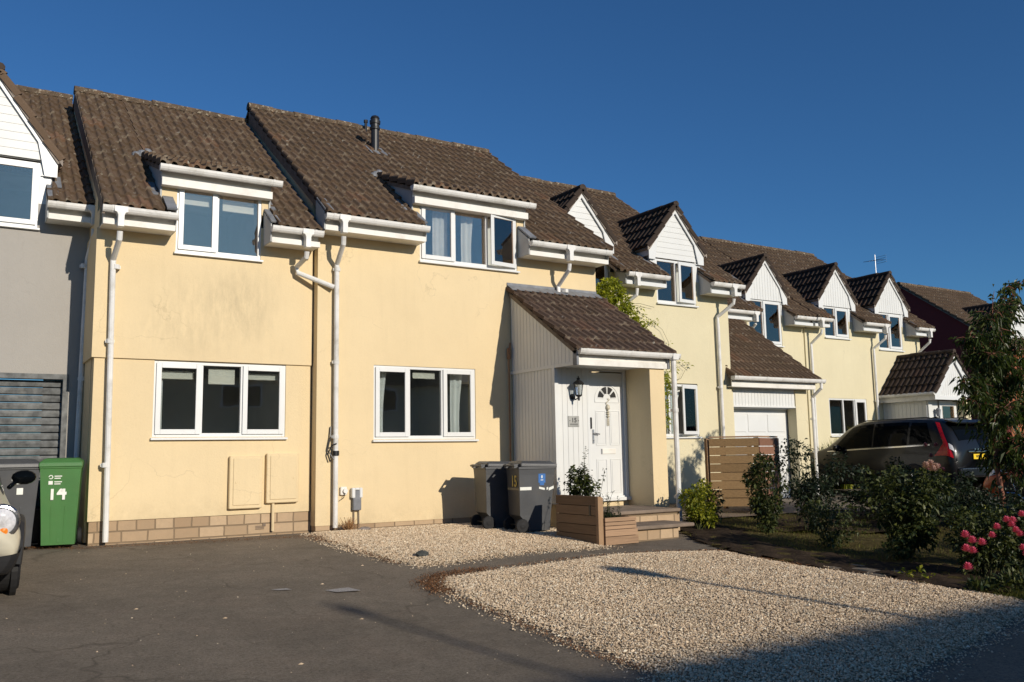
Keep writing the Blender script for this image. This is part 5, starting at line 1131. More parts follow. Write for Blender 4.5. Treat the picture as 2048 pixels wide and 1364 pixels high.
class Car:
    """stations: (y, ws, wm, wb, wr, zs, zm, zb, zr); y grows towards the nose"""
    def __init__(s, st): s.st = st
    def sec(s, y):
        S = s.st; i = 0
        while i < len(S) - 2 and y > S[i + 1][0]: i += 1
        a, b = S[i], S[i + 1]; t = max(0, min(1, (y - a[0]) / (b[0] - a[0])))
        p = S[max(i - 1, 0)]; q = S[min(i + 2, len(S) - 1)]
        def tang(l, m, r): return tuple(((r[k] - l[k]) / (r[0] - l[0]) if r[0] != l[0] else 0) for k in range(9))
        ma, mb_ = tang(p, a, b) if p is not a else tang(a, a, b), tang(a, b, q) if q is not b else tang(a, b, b)
        h = b[0] - a[0]; out = []
        for k in range(1, 9):
            d = (b[k] - a[k]) / h; m0, m1 = ma[k], mb_[k]
            m0 = 0 if d == 0 or m0 * d < 0 else (m0 if abs(m0) < 3 * abs(d) else 3 * d); m1 = 0 if d == 0 or m1 * d < 0 else (m1 if abs(m1) < 3 * abs(d) else 3 * d)
            out.append((2 * t ** 3 - 3 * t * t + 1) * a[k] + (t ** 3 - 2 * t * t + t) * h * m0 + (-2 * t ** 3 + 3 * t * t) * b[k] + (t ** 3 - t * t) * h * m1)
        return out
    def pt(s, y, v, sd_=1):
        ws, wm, wb, wr, zs, zm, zb, zr = s.sec(y)
        P = [(ws * .8, zs - .02), (ws, zs), (wm, zm), (wb, zb), (wr, zr), (0, zr + .045)]
        P = [(0, zs - .02)] + P + [(-wr * .9, zr)]
        v = max(0, min(4.999, v)); i = int(v); t = v - i
        x, z = cr(P[i], P[i + 1], P[i + 2], P[i + 3] if i + 3 < len(P) else P[-1], t)
        return Vector((sd_ * max(x, 0), y, z))
    def body(s, n=44, m=26):
        mb = MB(); y0, y1 = s.st[0][0], s.st[-1][0]; ys_ = [y0 + (y1 - y0) * i / n for i in range(n + 1)]
        for y in ys_:
            for sd_ in (1, -1):
                for k in range(m + 1): mb.v.append(tuple(s.pt(y, 5 * k / m, sd_)))
        w_ = 2 * (m + 1)
        for i in range(n):
            for j in (0, 1):
                for k in range(m):
                    a = i * w_ + j * (m + 1) + k; mb.f.append((a, a + 1, a + w_ + 1, a + w_))
        for i, flip in ((0, 0), (n, 1)):
            r = [i * w_ + k for k in range(m + 1)] + [i * w_ + m + 1 + k for k in range(m, -1, -1)]
            mb.f.append(tuple(r))
        return mb
    def patch(s, mb, y0, y1, v0, v1, sd_=1, off=.006, n=10, m=6, shape=None):
        b = len(mb.v)
        for i in range(n + 1):
            for k in range(m + 1):
                f, g_ = i / n, k / m
                yy, vv = y0 + (y1 - y0) * f, v0 + (v1 - v0) * g_
                if shape: yy, vv = shape(f, g_)
                p = s.pt(yy, vv, sd_); d1 = s.pt(yy + .01, vv, sd_) - s.pt(yy - .01, vv, sd_); d2 = s.pt(yy, vv + .02, sd_) - s.pt(yy, vv - .02, sd_)
                nn = d1.cross(d2) * (-sd_); nn = nn.normalized() if nn.length > 1e-9 else Vector((0, 0, 1))
                if nn.dot(Vector((p.x, 0, p.z - .8))) < 0: nn = -nn
                mb.v.append(tuple(p + nn * off))
        for i in range(n):
            for k in range(m): a = b + i * (m + 1) + k; mb.f.append((a, a + 1, a + m + 2, a + m + 1))
def wheels(root, spots, r, wd, hw, rim='chrome'):
    for x, y in spots:
        s_ = 1 if x > 0 else -1
        mb = MB(); mb.lathe((x, y, r), [(r * .62, -wd / 2), (r * .93, -wd / 2), (r, -wd / 2 + .03), (r * 1.0, wd / 2 - .03), (r * .93, wd / 2), (r * .62, wd / 2)], 32, 'x'); w_ = mb.build('wheel', M['rubber'], root)
        mb = MB()
        for q in (-.06, -.02, .02, .06): mb.lathe((x + q, y, r), [(r * .985, -.005), (r * 1.004, -.004), (r * 1.004, .004), (r * .985, .005)], 32, 'x') if False else None
        mb.lathe((x, y, r), [(.0, wd * .30 * s_), (r * .2, wd * .34 * s_), (r * .58, wd * .40 * s_), (r * .63, wd * .46 * s_)], 20, 'x')
        for k in range(5):
            t = k * 2 * pi / 5; mb.tube([(x + s_ * wd * .42, y + r * .08 * cos(t), r + r * .08 * sin(t)), (x + s_ * wd * .44, y + r * .58 * cos(t), r + r * .58 * sin(t))], r * .07, 6)
        mb.build('rim', M[rim], w_)
# --- dark grey estate
sg_ = [(0.00, .80, .87, .80, .58, .42, .66, .98, 1.00), (.07, .83, .92, .86, .62, .30, .68, 1.07, 1.18), (.22, .84, .935, .88, .63, .26, .70, 1.12, 1.47), (.42, .85, .945, .885, .64, .24, .70, 1.12, 1.63), (.9, .86, .95, .885, .66, .24, .70, 1.10, 1.69),
       (1.7, .86, .95, .885, .67, .24, .70, 1.07, 1.71), (2.5, .86, .95, .88, .66, .24, .70, 1.04, 1.68), (2.95, .86, .95, .88, .63, .24, .70, 1.02, 1.55), (3.35, .86, .95, .88, .64, .24, .70, 1.01, 1.27), (3.62, .86, .94, .87, .70, .24, .70, 1.0, 1.08),
       (4.1, .84, .92, .84, .72, .26, .66, .93, 1.0), (4.45, .76, .85, .78, .66, .30, .60, .84, .90), (4.62, .66, .74, .70, .60, .36, .55, .74, .76)]
C1 = Car(sg_); suv = empty('parked_car', (18.75, -1.55, .02), 'dark grey estate car parked facing the houses, seen from behind', 'car', 'parked cars', radians(-4)); ORG[suv.name] = Vector((0, 0, 0)); suv.scale = (1, 1, .955)
bd = C1.body().build('body', M['car_grey'], suv, smooth=True)
for sd_ in (-1, 1):
    mb = MB(); C1.patch(mb, 2.35, 3.30, 3.08, 3.90, sd_, shape=lambda f, g_: (2.10 + 1.28 * f * (1 - .50 * g_) + .0, 3.10 + .80 * g_)); mb.build('side_window', M['car_glass'], suv)
    mb = MB(); C1.patch(mb, 1.15, 2.05, 3.10, 3.90, sd_); mb.build('side_window', M['car_glass'], suv)
    mb = MB(); C1.patch(mb, .62, 1.08, 3.10, 3.88, sd_, shape=lambda f, g_: (.50 + .58 * f + .22 * (1 - f) * g_, 3.12 + .76 * g_)); mb.build('side_window', M['car_glass'], suv)
    mb = MB(); C1.patch(mb, .55, 3.4, 3.0, 3.06, sd_, .01, 24, 2); mb.build('window_trim', M['chrome'], suv)
    mb = MB(); C1.patch(mb, .02, .40, 2.75, 4.0, sd_, .012, 8, 14, shape=lambda f, g_: (.015 + (.10 + .30 * max(0, 1 - g_ * 2.2)) * f + .42 * g_ ** 1.6, 2.45 + 1.5 * g_)); mb.build('tail_light', M['lamp_red'], suv)
    mb = MB(); C1.patch(mb, .0, .1, 2.9, 3.25, sd_, .017, 4, 4, shape=lambda f, g_: (.01 + .07 * f + .05 * g_, 2.85 + .35 * g_)); mb.build('reversing_light', M['lamp_clear'], suv)
    mb = MB(); C1.patch(mb, .3, 4.4, .9, 1.35, sd_, .008, 30, 3); mb.build('sill_cladding', M['trim'], suv)
    mb = MB(); mb.tube([(sd_ * .60, .65, 1.735), (sd_ * .60, .8, 1.765), (sd_ * .61, 2.4, 1.755), (sd_ * .60, 2.6, 1.71)], .014, 6); mb.build('roof_rail', M['trim'], suv)
    mb = MB(); mb.lathe((sd_ * 1.0, 3.02, 1.10), [(.02, -.10), (.07, -.08), (.085, .0), (.07, .09), (.02, .12)], 12, 'x'); mb.tube([(sd_ * .86, 3.05, 1.04), (sd_ * .97, 3.03, 1.07)], .03, 6); mb.build('door_mirror', M['car_grey'], suv)
    for yw in (.95, 3.65):
        mb = MB(); mb.lathe((sd_ * .925, yw, .36), [(.0, -.02), (.44, -.02), (.44, .022), (.0, .026)], 28, 'x'); mb.build('wheel_arch', M['trim'], suv)
wheels(suv, [(sd_ * .86, yw) for sd_ in (-1, 1) for yw in (.95, 3.65)], .36, .235, .9)
mb = MB(); C1.patch(mb, .08, .36, 4.12, 5.0, 1, .008, 8, 8); C1.patch(mb, .08, .36, 4.12, 5.0, -1, .008, 8, 8); mb.build('rear_window', M['car_glass'], suv)
mb = MB(); mb.add([(-.60, .36, 1.665), (.60, .36, 1.665), (.56, .10, 1.60), (-.56, .10, 1.60), (-.60, .36, 1.70), (.60, .36, 1.70), (.56, .09, 1.625), (-.56, .09, 1.625)], [(0, 1, 2, 3), (7, 6, 5, 4), (3, 2, 6, 7), (0, 3, 7, 4), (1, 5, 6, 2), (0, 4, 5, 1)]); mb.build('spoiler', M['car_grey'], suv)
mb = MB(); mb.bbox(-.42, .42, -.03, .01, .955, .985, .005); mb.build('tailgate_bar', M['chrome'], suv)
mb = MB(); mb.bbox(-.80, .80, -.07, .10, .40, .62, .03); bp = mb.build('bumper', M['car_grey'], suv, bevel=.02)
mb = MB(); mb.bbox(-.74, .74, -.085, -.06, .585, .605, .004); mb.build('bumper_trim', M['chrome'], bp)
mb = MB(); mb.bbox(-.26, .26, -.022, -.002, .80, .915, .003); np_ = mb.build('number_plate', M['plate'], suv)
text('WR11 3ME', .088, M['black_metal'], np_, facing((0, -.024, .857), (0, -1, 0)), 'plate_lettering', .001, off=.002, sx=.9)
mb = MB(); [mb.bbox(-.20 + i * .10, -.15 + i * .10, -.012, .0, 1.005, 1.04, .003) for i in range(5)]; mb.build('badge_letters', M['chrome'], suv)
mb = MB(); mb.prism([(.9, 1.73), (1.25, 1.745), (1.0, 1.80)], 'x', -.02, .02); mb.build('roof_aerial', M['trim'], suv)
# --- cream hatchback, left edge (nose to the road)
sm = [(0, .66, .74, .68, .50, .40, .60, .86, .90), (.12, .72, .80, .74, .54, .26, .60, .92, 1.18), (.4, .76, .83, .78, .57, .22, .60, .93, 1.36), (1.2, .78, .84, .75, .54, .20, .58, .90, 1.40), (2.0, .78, .84, .74, .52, .20, .58, .87, 1.37),
      (2.35, .78, .84, .73, .48, .20, .57, .85, 1.18), (2.65, .78, .84, .72, .52, .20, .57, .82, .95), (3.1, .77, .84, .70, .52, .22, .55, .76, .86), (3.45, .74, .81, .68, .48, .24, .50, .69, .78), (3.62, .70, .76, .60, .40, .26, .45, .60, .68), (3.70, .56, .60, .48, .34, .28, .42, .52, .58)]
C2 = Car(sm); cc = empty('parked_car', (-.25, .10, -.13), 'cream hatchback at the left edge with a round headlight and black mirror', 'car', 'parked cars', radians(180)); ORG[cc.name] = Vector((0, 0, 0))
C2.body(50, 26).build('body', M['car_cream'], cc, smooth=True)
for sd_ in (-1, 1):
    mb = MB(); C2.patch(mb, .5, 2.4, 3.1, 3.9, sd_, shape=lambda f, g_: (.35 + 2.15 * f - .35 * f * g_ + .15 * (1 - f) * g_, 3.1 + .8 * g_)); mb.build('side_window', M['car_glass'], cc)
    p = C2.pt(3.40, 2.85, sd_); hx_ = sd_ * .62
    mb = MB(); mb.lathe((sd_ * .655, 3.50, .665), [(.150, -.25), (.152, .045), (.140, .062), (.125, .065)], 28, 'y'); hl = mb.build('headlight', M['chrome'], cc, smooth=False)
    mb = MB(); mb.lathe((sd_ * .655, 3.51, .665), [(.130, .03), (.11, .062), (.07, .080), (.0, .088)], 24, 'y'); mb.build('headlight_lens', M['lamp_clear'], hl, smooth=True)
    mb = MB(); mb.lathe((sd_ * .675, 3.56, .585), [(.0, .0), (.040, .0), (.034, .03), (.0, .04)], 14, 'y'); mb.build('indicator', M['amber'], hl)
    mb = MB(); mb.lathe((sd_ * .66, 3.60, .335), [(.075, -.15), (.072, .03), (.05, .05), (.0, .055)], 20, 'y'); mb.build('fog_lamp', M['lamp_clear'], cc)
    mb = MB(); mb.tube([(sd_ * (.80 + .035 * sin(pi * k / 12)), 2.95 + .385 * cos(pi * k / 12), .27 + .385 * sin(pi * k / 12)) for k in range(13)], .045, 8); mb.build('arch_trim', M['trim'], cc)
    mb = MB(); mb.lathe((sd_ * .79, 2.95, .28), [(.0, -.03), (.35, -.03), (.35, .02), (.0, .03)], 28, 'x'); mb.build('wheel_arch', M['trim'], cc)
    mb = MB(); vs = []
    for i in range(9):
        for k in range(14): th = pi * i / 8; ph = 2 * pi * k / 14; vs.append((sd_ * .90 + .115 * sin(th) * cos(ph), 2.18 + .07 * cos(th), 1.03 + .075 * sin(th) * sin(ph)))
    mb.add(vs, [(i * 14 + k, (i + 1) * 14 + k, (i + 1) * 14 + (k + 1) % 14, i * 14 + (k + 1) % 14) for i in range(8) for k in range(14)]); mb.tube([(sd_ * .76, 2.3, .93), (sd_ * .83, 2.22, .99)], .022, 6); mb.build('door_mirror', M['car_glass'], cc, smooth=True)
    mb = MB(); mb.tube([(sd_ * .55, 2.35, .95), (sd_ * .50, 2.15, 1.2)], .012, 5); mb.build('wiper', M['trim'], cc)
mb = MB(); C2.patch(mb, 3.3, 3.69, .3, 1.7, 1, .02, 8, 6); C2.patch(mb, 3.3, 3.69, .3, 1.7, -1, .02, 8, 6); mb.build('bumper_trim', M['trim'], cc)
mb = MB(); C2.patch(mb, 2.3, 2.68, 4.1, 5., 1, .008); C2.patch(mb, 2.3, 2.68, 4.1, 5., -1, .008); mb.build('windscreen', M['car_glass'], cc)
wheels(cc, [(sd_ * .745, yw) for sd_ in (-1, 1) for yw in (.62, 2.98)], .300, .20, .8)
# --- orange car at the right
C3 = Car(sm); oc = empty('parked_car', (17.6, -6.30, -.12), 'orange-red car half hidden behind the tree trunk at the right', 'car', 'parked cars', 0); ORG[oc.name] = Vector((0, 0, 0))
C3.body(50, 26).build('body', M['car_orange'], oc, smooth=True)
for sd_ in (-1, 1):
    mb = MB(); C3.patch(mb, .5, 2.4, 3.1, 3.9, sd_, shape=lambda f, g_: (.35 + 2.15 * f - .35 * f * g_ + .15 * (1 - f) * g_, 3.1 + .8 * g_)); mb.build('side_window', M['car_glass'], oc)
    mb = MB(); C3.patch(mb, 3.1, 3.5, 2.5, 3.2, sd_, .012); mb.build('headlight', M['lamp_clear'], oc)
    mb = MB(); mb.lathe((sd_ * .79, 2.95, .28), [(.0, -.03), (.35, -.03), (.35, .05), (.0, .05)], 28, 'x'); mb.build('wheel_arch', M['trim'], oc)
wheels(oc, [(sd_ * .76, yw) for sd_ in (-1, 1) for yw in (.62, 2.95)], .30, .19, .8)

# ================================================================== plants
def leaf(mb, p, d, up, L, W, droop=.25):
    d = d.normalized(); s_ = d.cross(up); s_ = s_.normalized() if s_.length > 1e-6 else Vector((1, 0, 0)); n = s_.cross(d)
    tip = p + d * L - Vector((0, 0, 1)) * L * droop; m = p + d * L * .5 + n * W * .12
    mb.add([p, m + s_ * W / 2, tip, m - s_ * W / 2], [(0, 1, 2), (0, 2, 3)])
def cloud(mb, c, r, n, L, W, R2, shell=.35, flat=1., droop=.25, bias=(0, 0, .3)):
    c = Vector(c); r = (r, r, r) if isinstance(r, (int, float)) else r
    for _ in range(n):
        d = Vector((R2.gauss(0, 1), R2.gauss(0, 1), R2.gauss(0, 1))); d.normalize(); q = (shell + (1 - shell) * R2.random()) ** .6 * R2.uniform(.75, 1.08)
        p = c + Vector((d.x * r[0], d.y * r[1], d.z * r[2])) * q
        o_ = (d + Vector((R2.gauss(0, .7), R2.gauss(0, .7), R2.gauss(0, .7))) + Vector(bias)); k = R2.choice((.45, .7, .9, 1., 1.15, 1.35))
        leaf(mb, p, o_, Vector((R2.gauss(0, .7), R2.gauss(0, .7), 1)), L * k, W * k, droop)
def plant(name, label, cat, base, clumps, dens, L, W, mt, seed, group=None, stems='stem', sr=.008, shell=.35, droop=.25, extra=None, bias=(0, 0, .3)):
    R2 = random.Random(seed); bx_, by_ = base; b0 = Vector((bx_, by_, gz(bx_, by_) - .03)); t = empty(name, b0, label, cat, group)
    mb = MB(); sm_ = MB()
    rmx = max((r if isinstance(r, (int, float)) else r[0]) for _, r, _ in clumps); zt_ = max(c[2] for c, _, _ in clumps) - b0.z; ntot = sum(n for _, _, n in clumps)
    clumps = list(clumps) + [((bx_, by_, b0.z + zt_ * .28), (rmx * .85, rmx * .85, zt_ * .30), ntot * .45), ((bx_, by_, b0.z + zt_ * .55), (rmx * .8, rmx * .8, zt_ * .3), ntot * .35)]
    for c, r, n in clumps:
        sub = 6
        for k in range(sub):
            d = Vector((R2.gauss(0, 1), R2.gauss(0, 1), R2.gauss(0, .8))); d.normalize(); rr = r if isinstance(r, (int, float)) else r[0]
            rz = r if isinstance(r, (int, float)) else r[2]
            cc_ = Vector(c) + Vector((d.x * rr * .62, d.y * rr * .62, d.z * rz * .62))
            cloud(mb, cc_, (rr * .5, rr * .5, rz * .5), int(n * dens / sub), L, W, R2, shell, droop=droop, bias=bias)
            mid = b0 * .55 + cc_ * .45 + Vector((R2.uniform(-.09, .09), R2.uniform(-.09, .09), .10))
            if k % 2 == 0: sm_.tube([b0 + Vector((R2.uniform(-.07, .07), R2.uniform(-.07, .07), 0)), mid, cc_], [sr * 1.1, sr * .7, sr * .35], 5)
    sm_.build('stem', M[stems], t); mb.build('foliage', M[mt], t)
    return t, b0, R2
def blooms(t, pts, mt, R2, s=.045, name='flower'):
    for p in pts:
        mb = MB()
        for ring_, (n, rr, zz_, tl) in enumerate(((5, .30, .55, .2), (6, .6, .38, .55), (8, .9, .15, .95), (9, 1.05, -.15, 1.6))):
            for k in range(n):
                a = 2 * pi * k / n + ring_ * .5 + R2.uniform(-.1, .1); d = Vector((cos(a), sin(a), 0)); c = Vector(p) + d * s * rr * .45 + Vector((0, 0, zz_ * s))
                o_ = d * tl + Vector((0, 0, 1.0)); o_.normalize(); sdv = Vector((-sin(a), cos(a), 0)) * s * .42
                mb.add([c - o_ * s * .3, c + sdv + o_ * s * .15, c + o_ * s * .55 + d * s * .15, c - sdv + o_ * s * .15], [(0, 1, 2), (0, 2, 3)])
        cmt = M[mt]; mb.build(name, cmt, t)
# bushes along the bed
plant('shrub', 'round yellow-green shrub beside the porch downpipe', 'shrub', (9.55, -2.55), [((9.55, -2.55, .28), (.30, .30, .30), 520), ((9.50, -2.62, .50), (.18, .18, .16), 190), ((9.72, -2.45, .15), (.24, .24, .18), 220)], 1.4, .055, .032, 'leaf_yellow', 1, 'garden shrubs')
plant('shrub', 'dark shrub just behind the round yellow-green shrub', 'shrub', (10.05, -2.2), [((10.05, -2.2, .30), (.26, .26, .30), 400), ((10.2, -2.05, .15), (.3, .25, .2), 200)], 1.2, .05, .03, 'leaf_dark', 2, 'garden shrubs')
plant('shrub', 'tall loose shrub in front of the timber screen', 'shrub', (10.15, -3.35), [((10.15, -3.35, .62), (.32, .30, .28), 620), ((10.15, -3.32, .28), (.26, .24, .26), 320), ((10.0, -3.45, .85), (.20, .20, .14), 170), ((10.3, -3.22, .82), (.22, .22, .17), 190)], 1.3, .055, .034, 'leaf_bush', 3, 'garden shrubs')
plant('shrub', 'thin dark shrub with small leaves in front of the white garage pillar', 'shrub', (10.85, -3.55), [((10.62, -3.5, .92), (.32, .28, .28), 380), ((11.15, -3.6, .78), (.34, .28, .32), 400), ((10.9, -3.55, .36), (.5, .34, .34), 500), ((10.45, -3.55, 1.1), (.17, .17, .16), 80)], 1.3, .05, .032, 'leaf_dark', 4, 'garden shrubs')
plant('shrub', 'low open rose shrub without flowers at the lawn edge', 'shrub', (9.75, -4.75), [((9.70, -4.72, .22), (.30, .24, .18), 260), ((10.0, -4.85, .12), (.34, .24, .20), 260), ((9.5, -4.6, .30), (.14, .14, .12), 80)], 1.3, .045, .03, 'leaf_bush', 5, 'garden shrubs', sr=.005)
ROSES_A = [(8.63, -7.45, .1), (8.47, -7.45, .13), (8.36, -7.45, .19), (8.36, -7.45, .06), (8.12, -7.6, -.08), (8.58, -7.38, .02)]
ROSES_B = [(8.74, -7.55, .25), (8.92, -7.55, .31), (9.00, -7.55, .26), (9.07, -7.55, .20), (9.13, -7.55, .16), (9.20, -7.55, .35), (9.17, -7.55, .02), (9.22, -7.55, -.04), (9.03, -7.55, .30), (8.9, -7.4, .15)]
t, b0, R2 = plant('rose_bush', 'large dark rose bush with a faded pink flower head on top', 'rose bush', (9.55, -5.95), [((9.55, -5.95, .50), (.40, .36, .30), 900), ((9.35, -5.85, .68), (.26, .26, .20), 380), ((9.85, -6.10, .58), (.30, .28, .24), 420), ((9.6, -6.0, .16), (.34, .30, .22), 420), ((9.15, -5.85, .40), (.2, .2, .2), 160)], 1.35, .055, .038, 'leaf_bush', 6, 'rose bushes')
blooms(t, [(9.78, -6.22, .84), (9.84, -6.25, .80), (9.72, -6.20, .82), (9.77, -6.25, .78)], 'rose_pale', R2, .06)
# dark mass behind
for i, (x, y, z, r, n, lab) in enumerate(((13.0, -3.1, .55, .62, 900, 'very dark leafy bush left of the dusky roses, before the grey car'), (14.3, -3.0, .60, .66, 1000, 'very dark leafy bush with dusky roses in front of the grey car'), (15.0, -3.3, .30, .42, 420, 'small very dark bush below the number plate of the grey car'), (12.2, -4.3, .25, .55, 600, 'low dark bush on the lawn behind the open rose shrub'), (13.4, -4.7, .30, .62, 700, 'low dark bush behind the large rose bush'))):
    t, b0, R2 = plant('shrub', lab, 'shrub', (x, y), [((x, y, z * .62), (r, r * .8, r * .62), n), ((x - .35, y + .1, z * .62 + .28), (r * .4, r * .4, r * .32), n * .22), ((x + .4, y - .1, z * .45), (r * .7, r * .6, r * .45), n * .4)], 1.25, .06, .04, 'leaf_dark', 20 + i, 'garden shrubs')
    if i in (1,): blooms(t, [(x + R2.uniform(-.6, .3), y - .45, z + R2.uniform(.0, .5)) for _ in range(8)], 'rose_dark', R2, .05)
plant('shrub', 'short yellowish shrub behind the pink roses', 'shrub', (11.2, -6.1), [((11.2, -6.1, .06), (.42, .36, .18), 480), ((11.6, -5.8, .06), (.36, .3, .18), 300)], 1.2, .045, .022, 'leaf_yellow', 31, 'garden shrubs')
t, b0, R2 = plant('rose_bush', 'pink-flowered rose bush at the right edge of the gravel', 'rose bush', (9.15, -7.15), [((9.20, -7.10, .16), (.34, .30, .26), 620), ((8.95, -7.05, .30), (.22, .22, .15), 240), ((9.5, -7.3, .24), (.32, .28, .26), 420), ((9.75, -7.35, .40), (.2, .2, .16), 150)], 1.3, .05, .034, 'leaf_bush', 7, 'rose bushes')
blooms(t, [P_ for P_ in ROSES_A], 'rose', R2, .052)
t, b0, R2 = plant('rose_bush', 'tall rose bush with pink and coral flowers below the tree at the right edge', 'rose bush', (10.0, -7.0), [((10.0, -6.95, .12), (.42, .36, .32), 620), ((10.2, -6.8, .32), (.26, .26, .18), 260), ((9.7, -6.85, .20), (.22, .22, .18), 200), ((10.45, -7.25, .30), (.30, .25, .25), 300)], 1.3, .05, .034, 'leaf_dark', 8, 'rose bushes')
blooms(t, [P_ for P_ in ROSES_B], 'rose', R2, .046)
mb = MB(); R2 = random.Random(11); tg = empty('ground_cover', (9.0, -7.8, -.3), 'low leafy weeds and grass at the right-hand gravel edge', 'weeds')
for c, r, n in (((8.75, -7.75, -.27), (.42, .26, .10), 650), ((9.2, -8.0, -.26), (.40, .30, .13), 520), ((8.40, -7.55, -.29), (.2, .12, .06), 180), ((9.5, -7.7, -.2), (.4, .3, .16), 350)): cloud(mb, c, r, n, .07, .028, R2, .2, droop=.1, bias=(0, 0, .9))
mb.build('foliage', M['leaf_bush'], tg)
mb = MB(); 
for c in ((8.45, -6.72, -.24), (8.55, -6.80, -.24), (8.5, -6.95, -.25)): cloud(mb, c, (.05, .05, .05), 12, .06, .035, R2, .2, bias=(0, 0, 1))
mb.build('foliage', M['leaf_yellow'], tg)
# ---- trees
def tree(name, label, base, H, trunk_r, limbs, n_each, L, W, mt, seed, droop=.7, spread=.22, group='garden trees'):
    R2 = random.Random(seed); bx_, by_ = base; b0 = Vector((bx_, by_, gz(bx_, by_) - .05)); t = empty(name, b0, label, 'tree', group)
    tr = MB(); fo = MB(); tr.tube([b0, b0 + Vector((.02, 0, .5)), b0 + Vector((-.02, .03, 1.1)), b0 + Vector((.03, 0, H * .55)), b0 + Vector((.05, 0, H * .8))], [trunk_r * 1.25, trunk_r, trunk_r * .85, trunk_r * .5, trunk_r * .25], 9)
    for (h0, tip) in limbs:
        s0 = b0 + Vector((.0, 0, h0)); tip = Vector(tip); mid = s0.lerp(tip, .5) + Vector((R2.uniform(-.1, .1), R2.uniform(-.1, .1), .12))
        tr.tube([s0, mid, tip], [trunk_r * .4, trunk_r * .25, .006], 6)
        for k in range(9):
            f = (k + .6) / 9; q = s0.lerp(mid, f * 2) if f < .5 else mid.lerp(tip, f * 2 - 1)
            for _ in range(3):
                e = q + Vector((R2.gauss(0, spread), R2.gauss(0, spread), R2.gauss(-.03, spread * .8))); tr.tube([q, q.lerp(e, .5) + Vector((0, 0, .04)), e], [.008, .005, .003], 4, False)
                for _ in range(int(n_each / 27)):
                    g_ = R2.random(); p = q.lerp(e, .25 + .8 * g_) + Vector((R2.gauss(0, .035), R2.gauss(0, .035), R2.gauss(0, .035)))
                    d = (e - q).normalized() * .6 + Vector((R2.gauss(0, .55), R2.gauss(0, .55), R2.gauss(-.35, .45))); leaf(fo, p, d, Vector((R2.gauss(0, .6), R2.gauss(0, .6), 1)), L * R2.uniform(.6, 1.2), W * R2.uniform(.7, 1.2), droop * R2.uniform(.2, 1.1))
    tr.build('trunk', M['bark'], t, smooth=True); fo.build('crown', M[mt], t); return t
tree('garden_tree', 'young tree with long drooping leaves and a reddish trunk at the right edge', (13.7, -4.8), 3.74, .042,
     [(1.1, (14.04, -5.36, 1.0)), (1.21, (14.37, -4.36, 0.88)), (1.54, (12.94, -4.8, 1.8)), (1.54, (13.37, -5.14, 1.61)), (1.65, (14.37, -5.14, 1.55)), (1.87, (13.09, -4.69, 2.05)), (1.98, (13.81, -5.25, 2.11)), (2.09, (14.59, -4.69, 2.11)), (2.31, (13.09, -4.86, 2.72)), (2.42, (13.48, -5.03, 3.17)), (2.53, (14.26, -4.58, 2.78)), (2.64, (14.48, -5.14, 2.44)), (2.64, (13.98, -4.8, 3.22)), (2.75, (14.7, -4.83, 3.72)), (1.32, (14.82, -5.58, 1.22)), (1.76, (15.04, -5.47, 1.89)), (0.88, (14.59, -5.36, 0.66)), (2.42, (13.2, -5.14, 2.44))], 470, .115, .03, 'leaf_tree', 41, .8, .17)
tree('garden_tree', 'purple-black leaved tree behind the young drooping tree', (17.38, -4.36), 3.96, .05,
     [(1.32, (16.71, -4.13, 2.0)), (1.54, (17.82, -4.8, 2.0)), (1.76, (17.04, -4.36, 2.33)), (1.98, (17.71, -4.47, 2.55)), (2.09, (16.82, -4.13, 2.67)), (1.21, (16.93, -4.8, 1.44)), (1.65, (18.27, -4.36, 2.67)), (1.1, (18.05, -5.03, 1.33))], 420, .09, .045, 'leaf_purple', 42, .3, .24)
# ---- climber on the pale house
cl = empty('climber', (10.9, 1.1, 0), 'yellow-green climber scrambling over the pale wall behind the porch roof', 'climbing plant'); R2 = random.Random(12); mb = MB(); sm_ = MB()
path = [(10.62, 1.0, 4.22), (10.95, .98, 4.18), (11.1, .98, 3.95), (11.25, .98, 3.7), (11.5, 1.0, 3.5), (11.75, 1.0, 3.25), (12.1, 1.05, 3.08), (12.4, 1.1, 2.95)]
rr = [.16, .22, .27, .27, .24, .19, .13, .09]; nn = [300, 420, 470, 440, 360, 260, 120, 60]
for p, r, n in zip(path, rr, nn): cloud(mb, p, (r, .16, r * .9), n, .075, .034, R2, .2, droop=.35)
cloud(mb, (10.78, .9, 4.34), (.25, .14, .08), 260, .08, .035, R2, .1); cloud(mb, (10.70, .95, 4.0), (.13, .12, .22), 200, .075, .03, R2, .1)
for a, b_ in (((11.75, 1.17, 3.95), (12.15, 1.17, 3.70)), ((12.5, 1.17, 3.25), (13.0, 1.17, 2.85))):
    a, b_ = Vector(a), Vector(b_)
    for k in range(5): q = a.lerp(b_, k / 4) + Vector((0, 0, -.12 * sin(k / 4 * pi))); cloud(mb, q, (.06, .03, .06), 10 if a.z > 3.5 else 6, .06, .028, R2, .1)
for p, n in (((12.25, 1.0, 2.55), 90), ((12.2, 1.0, 2.3), 120), ((12.15, 1.0, 1.95), 90), ((12.15, 1.0, 1.65), 90), ((12.4, 1.0, 2.7), 40)): cloud(mb, p, (.07, .06, .16), n, .07, .03, R2, .1)
sm_.tube([(11.85, 1.15, .0), (11.9, 1.12, 1.2), (11.85, 1.1, 2.4), (11.5, 1.1, 3.2), (11.1, 1.1, 3.9), (10.9, 1.1, 4.2)], [.022, .02, .018, .015, .012, .008], 6)
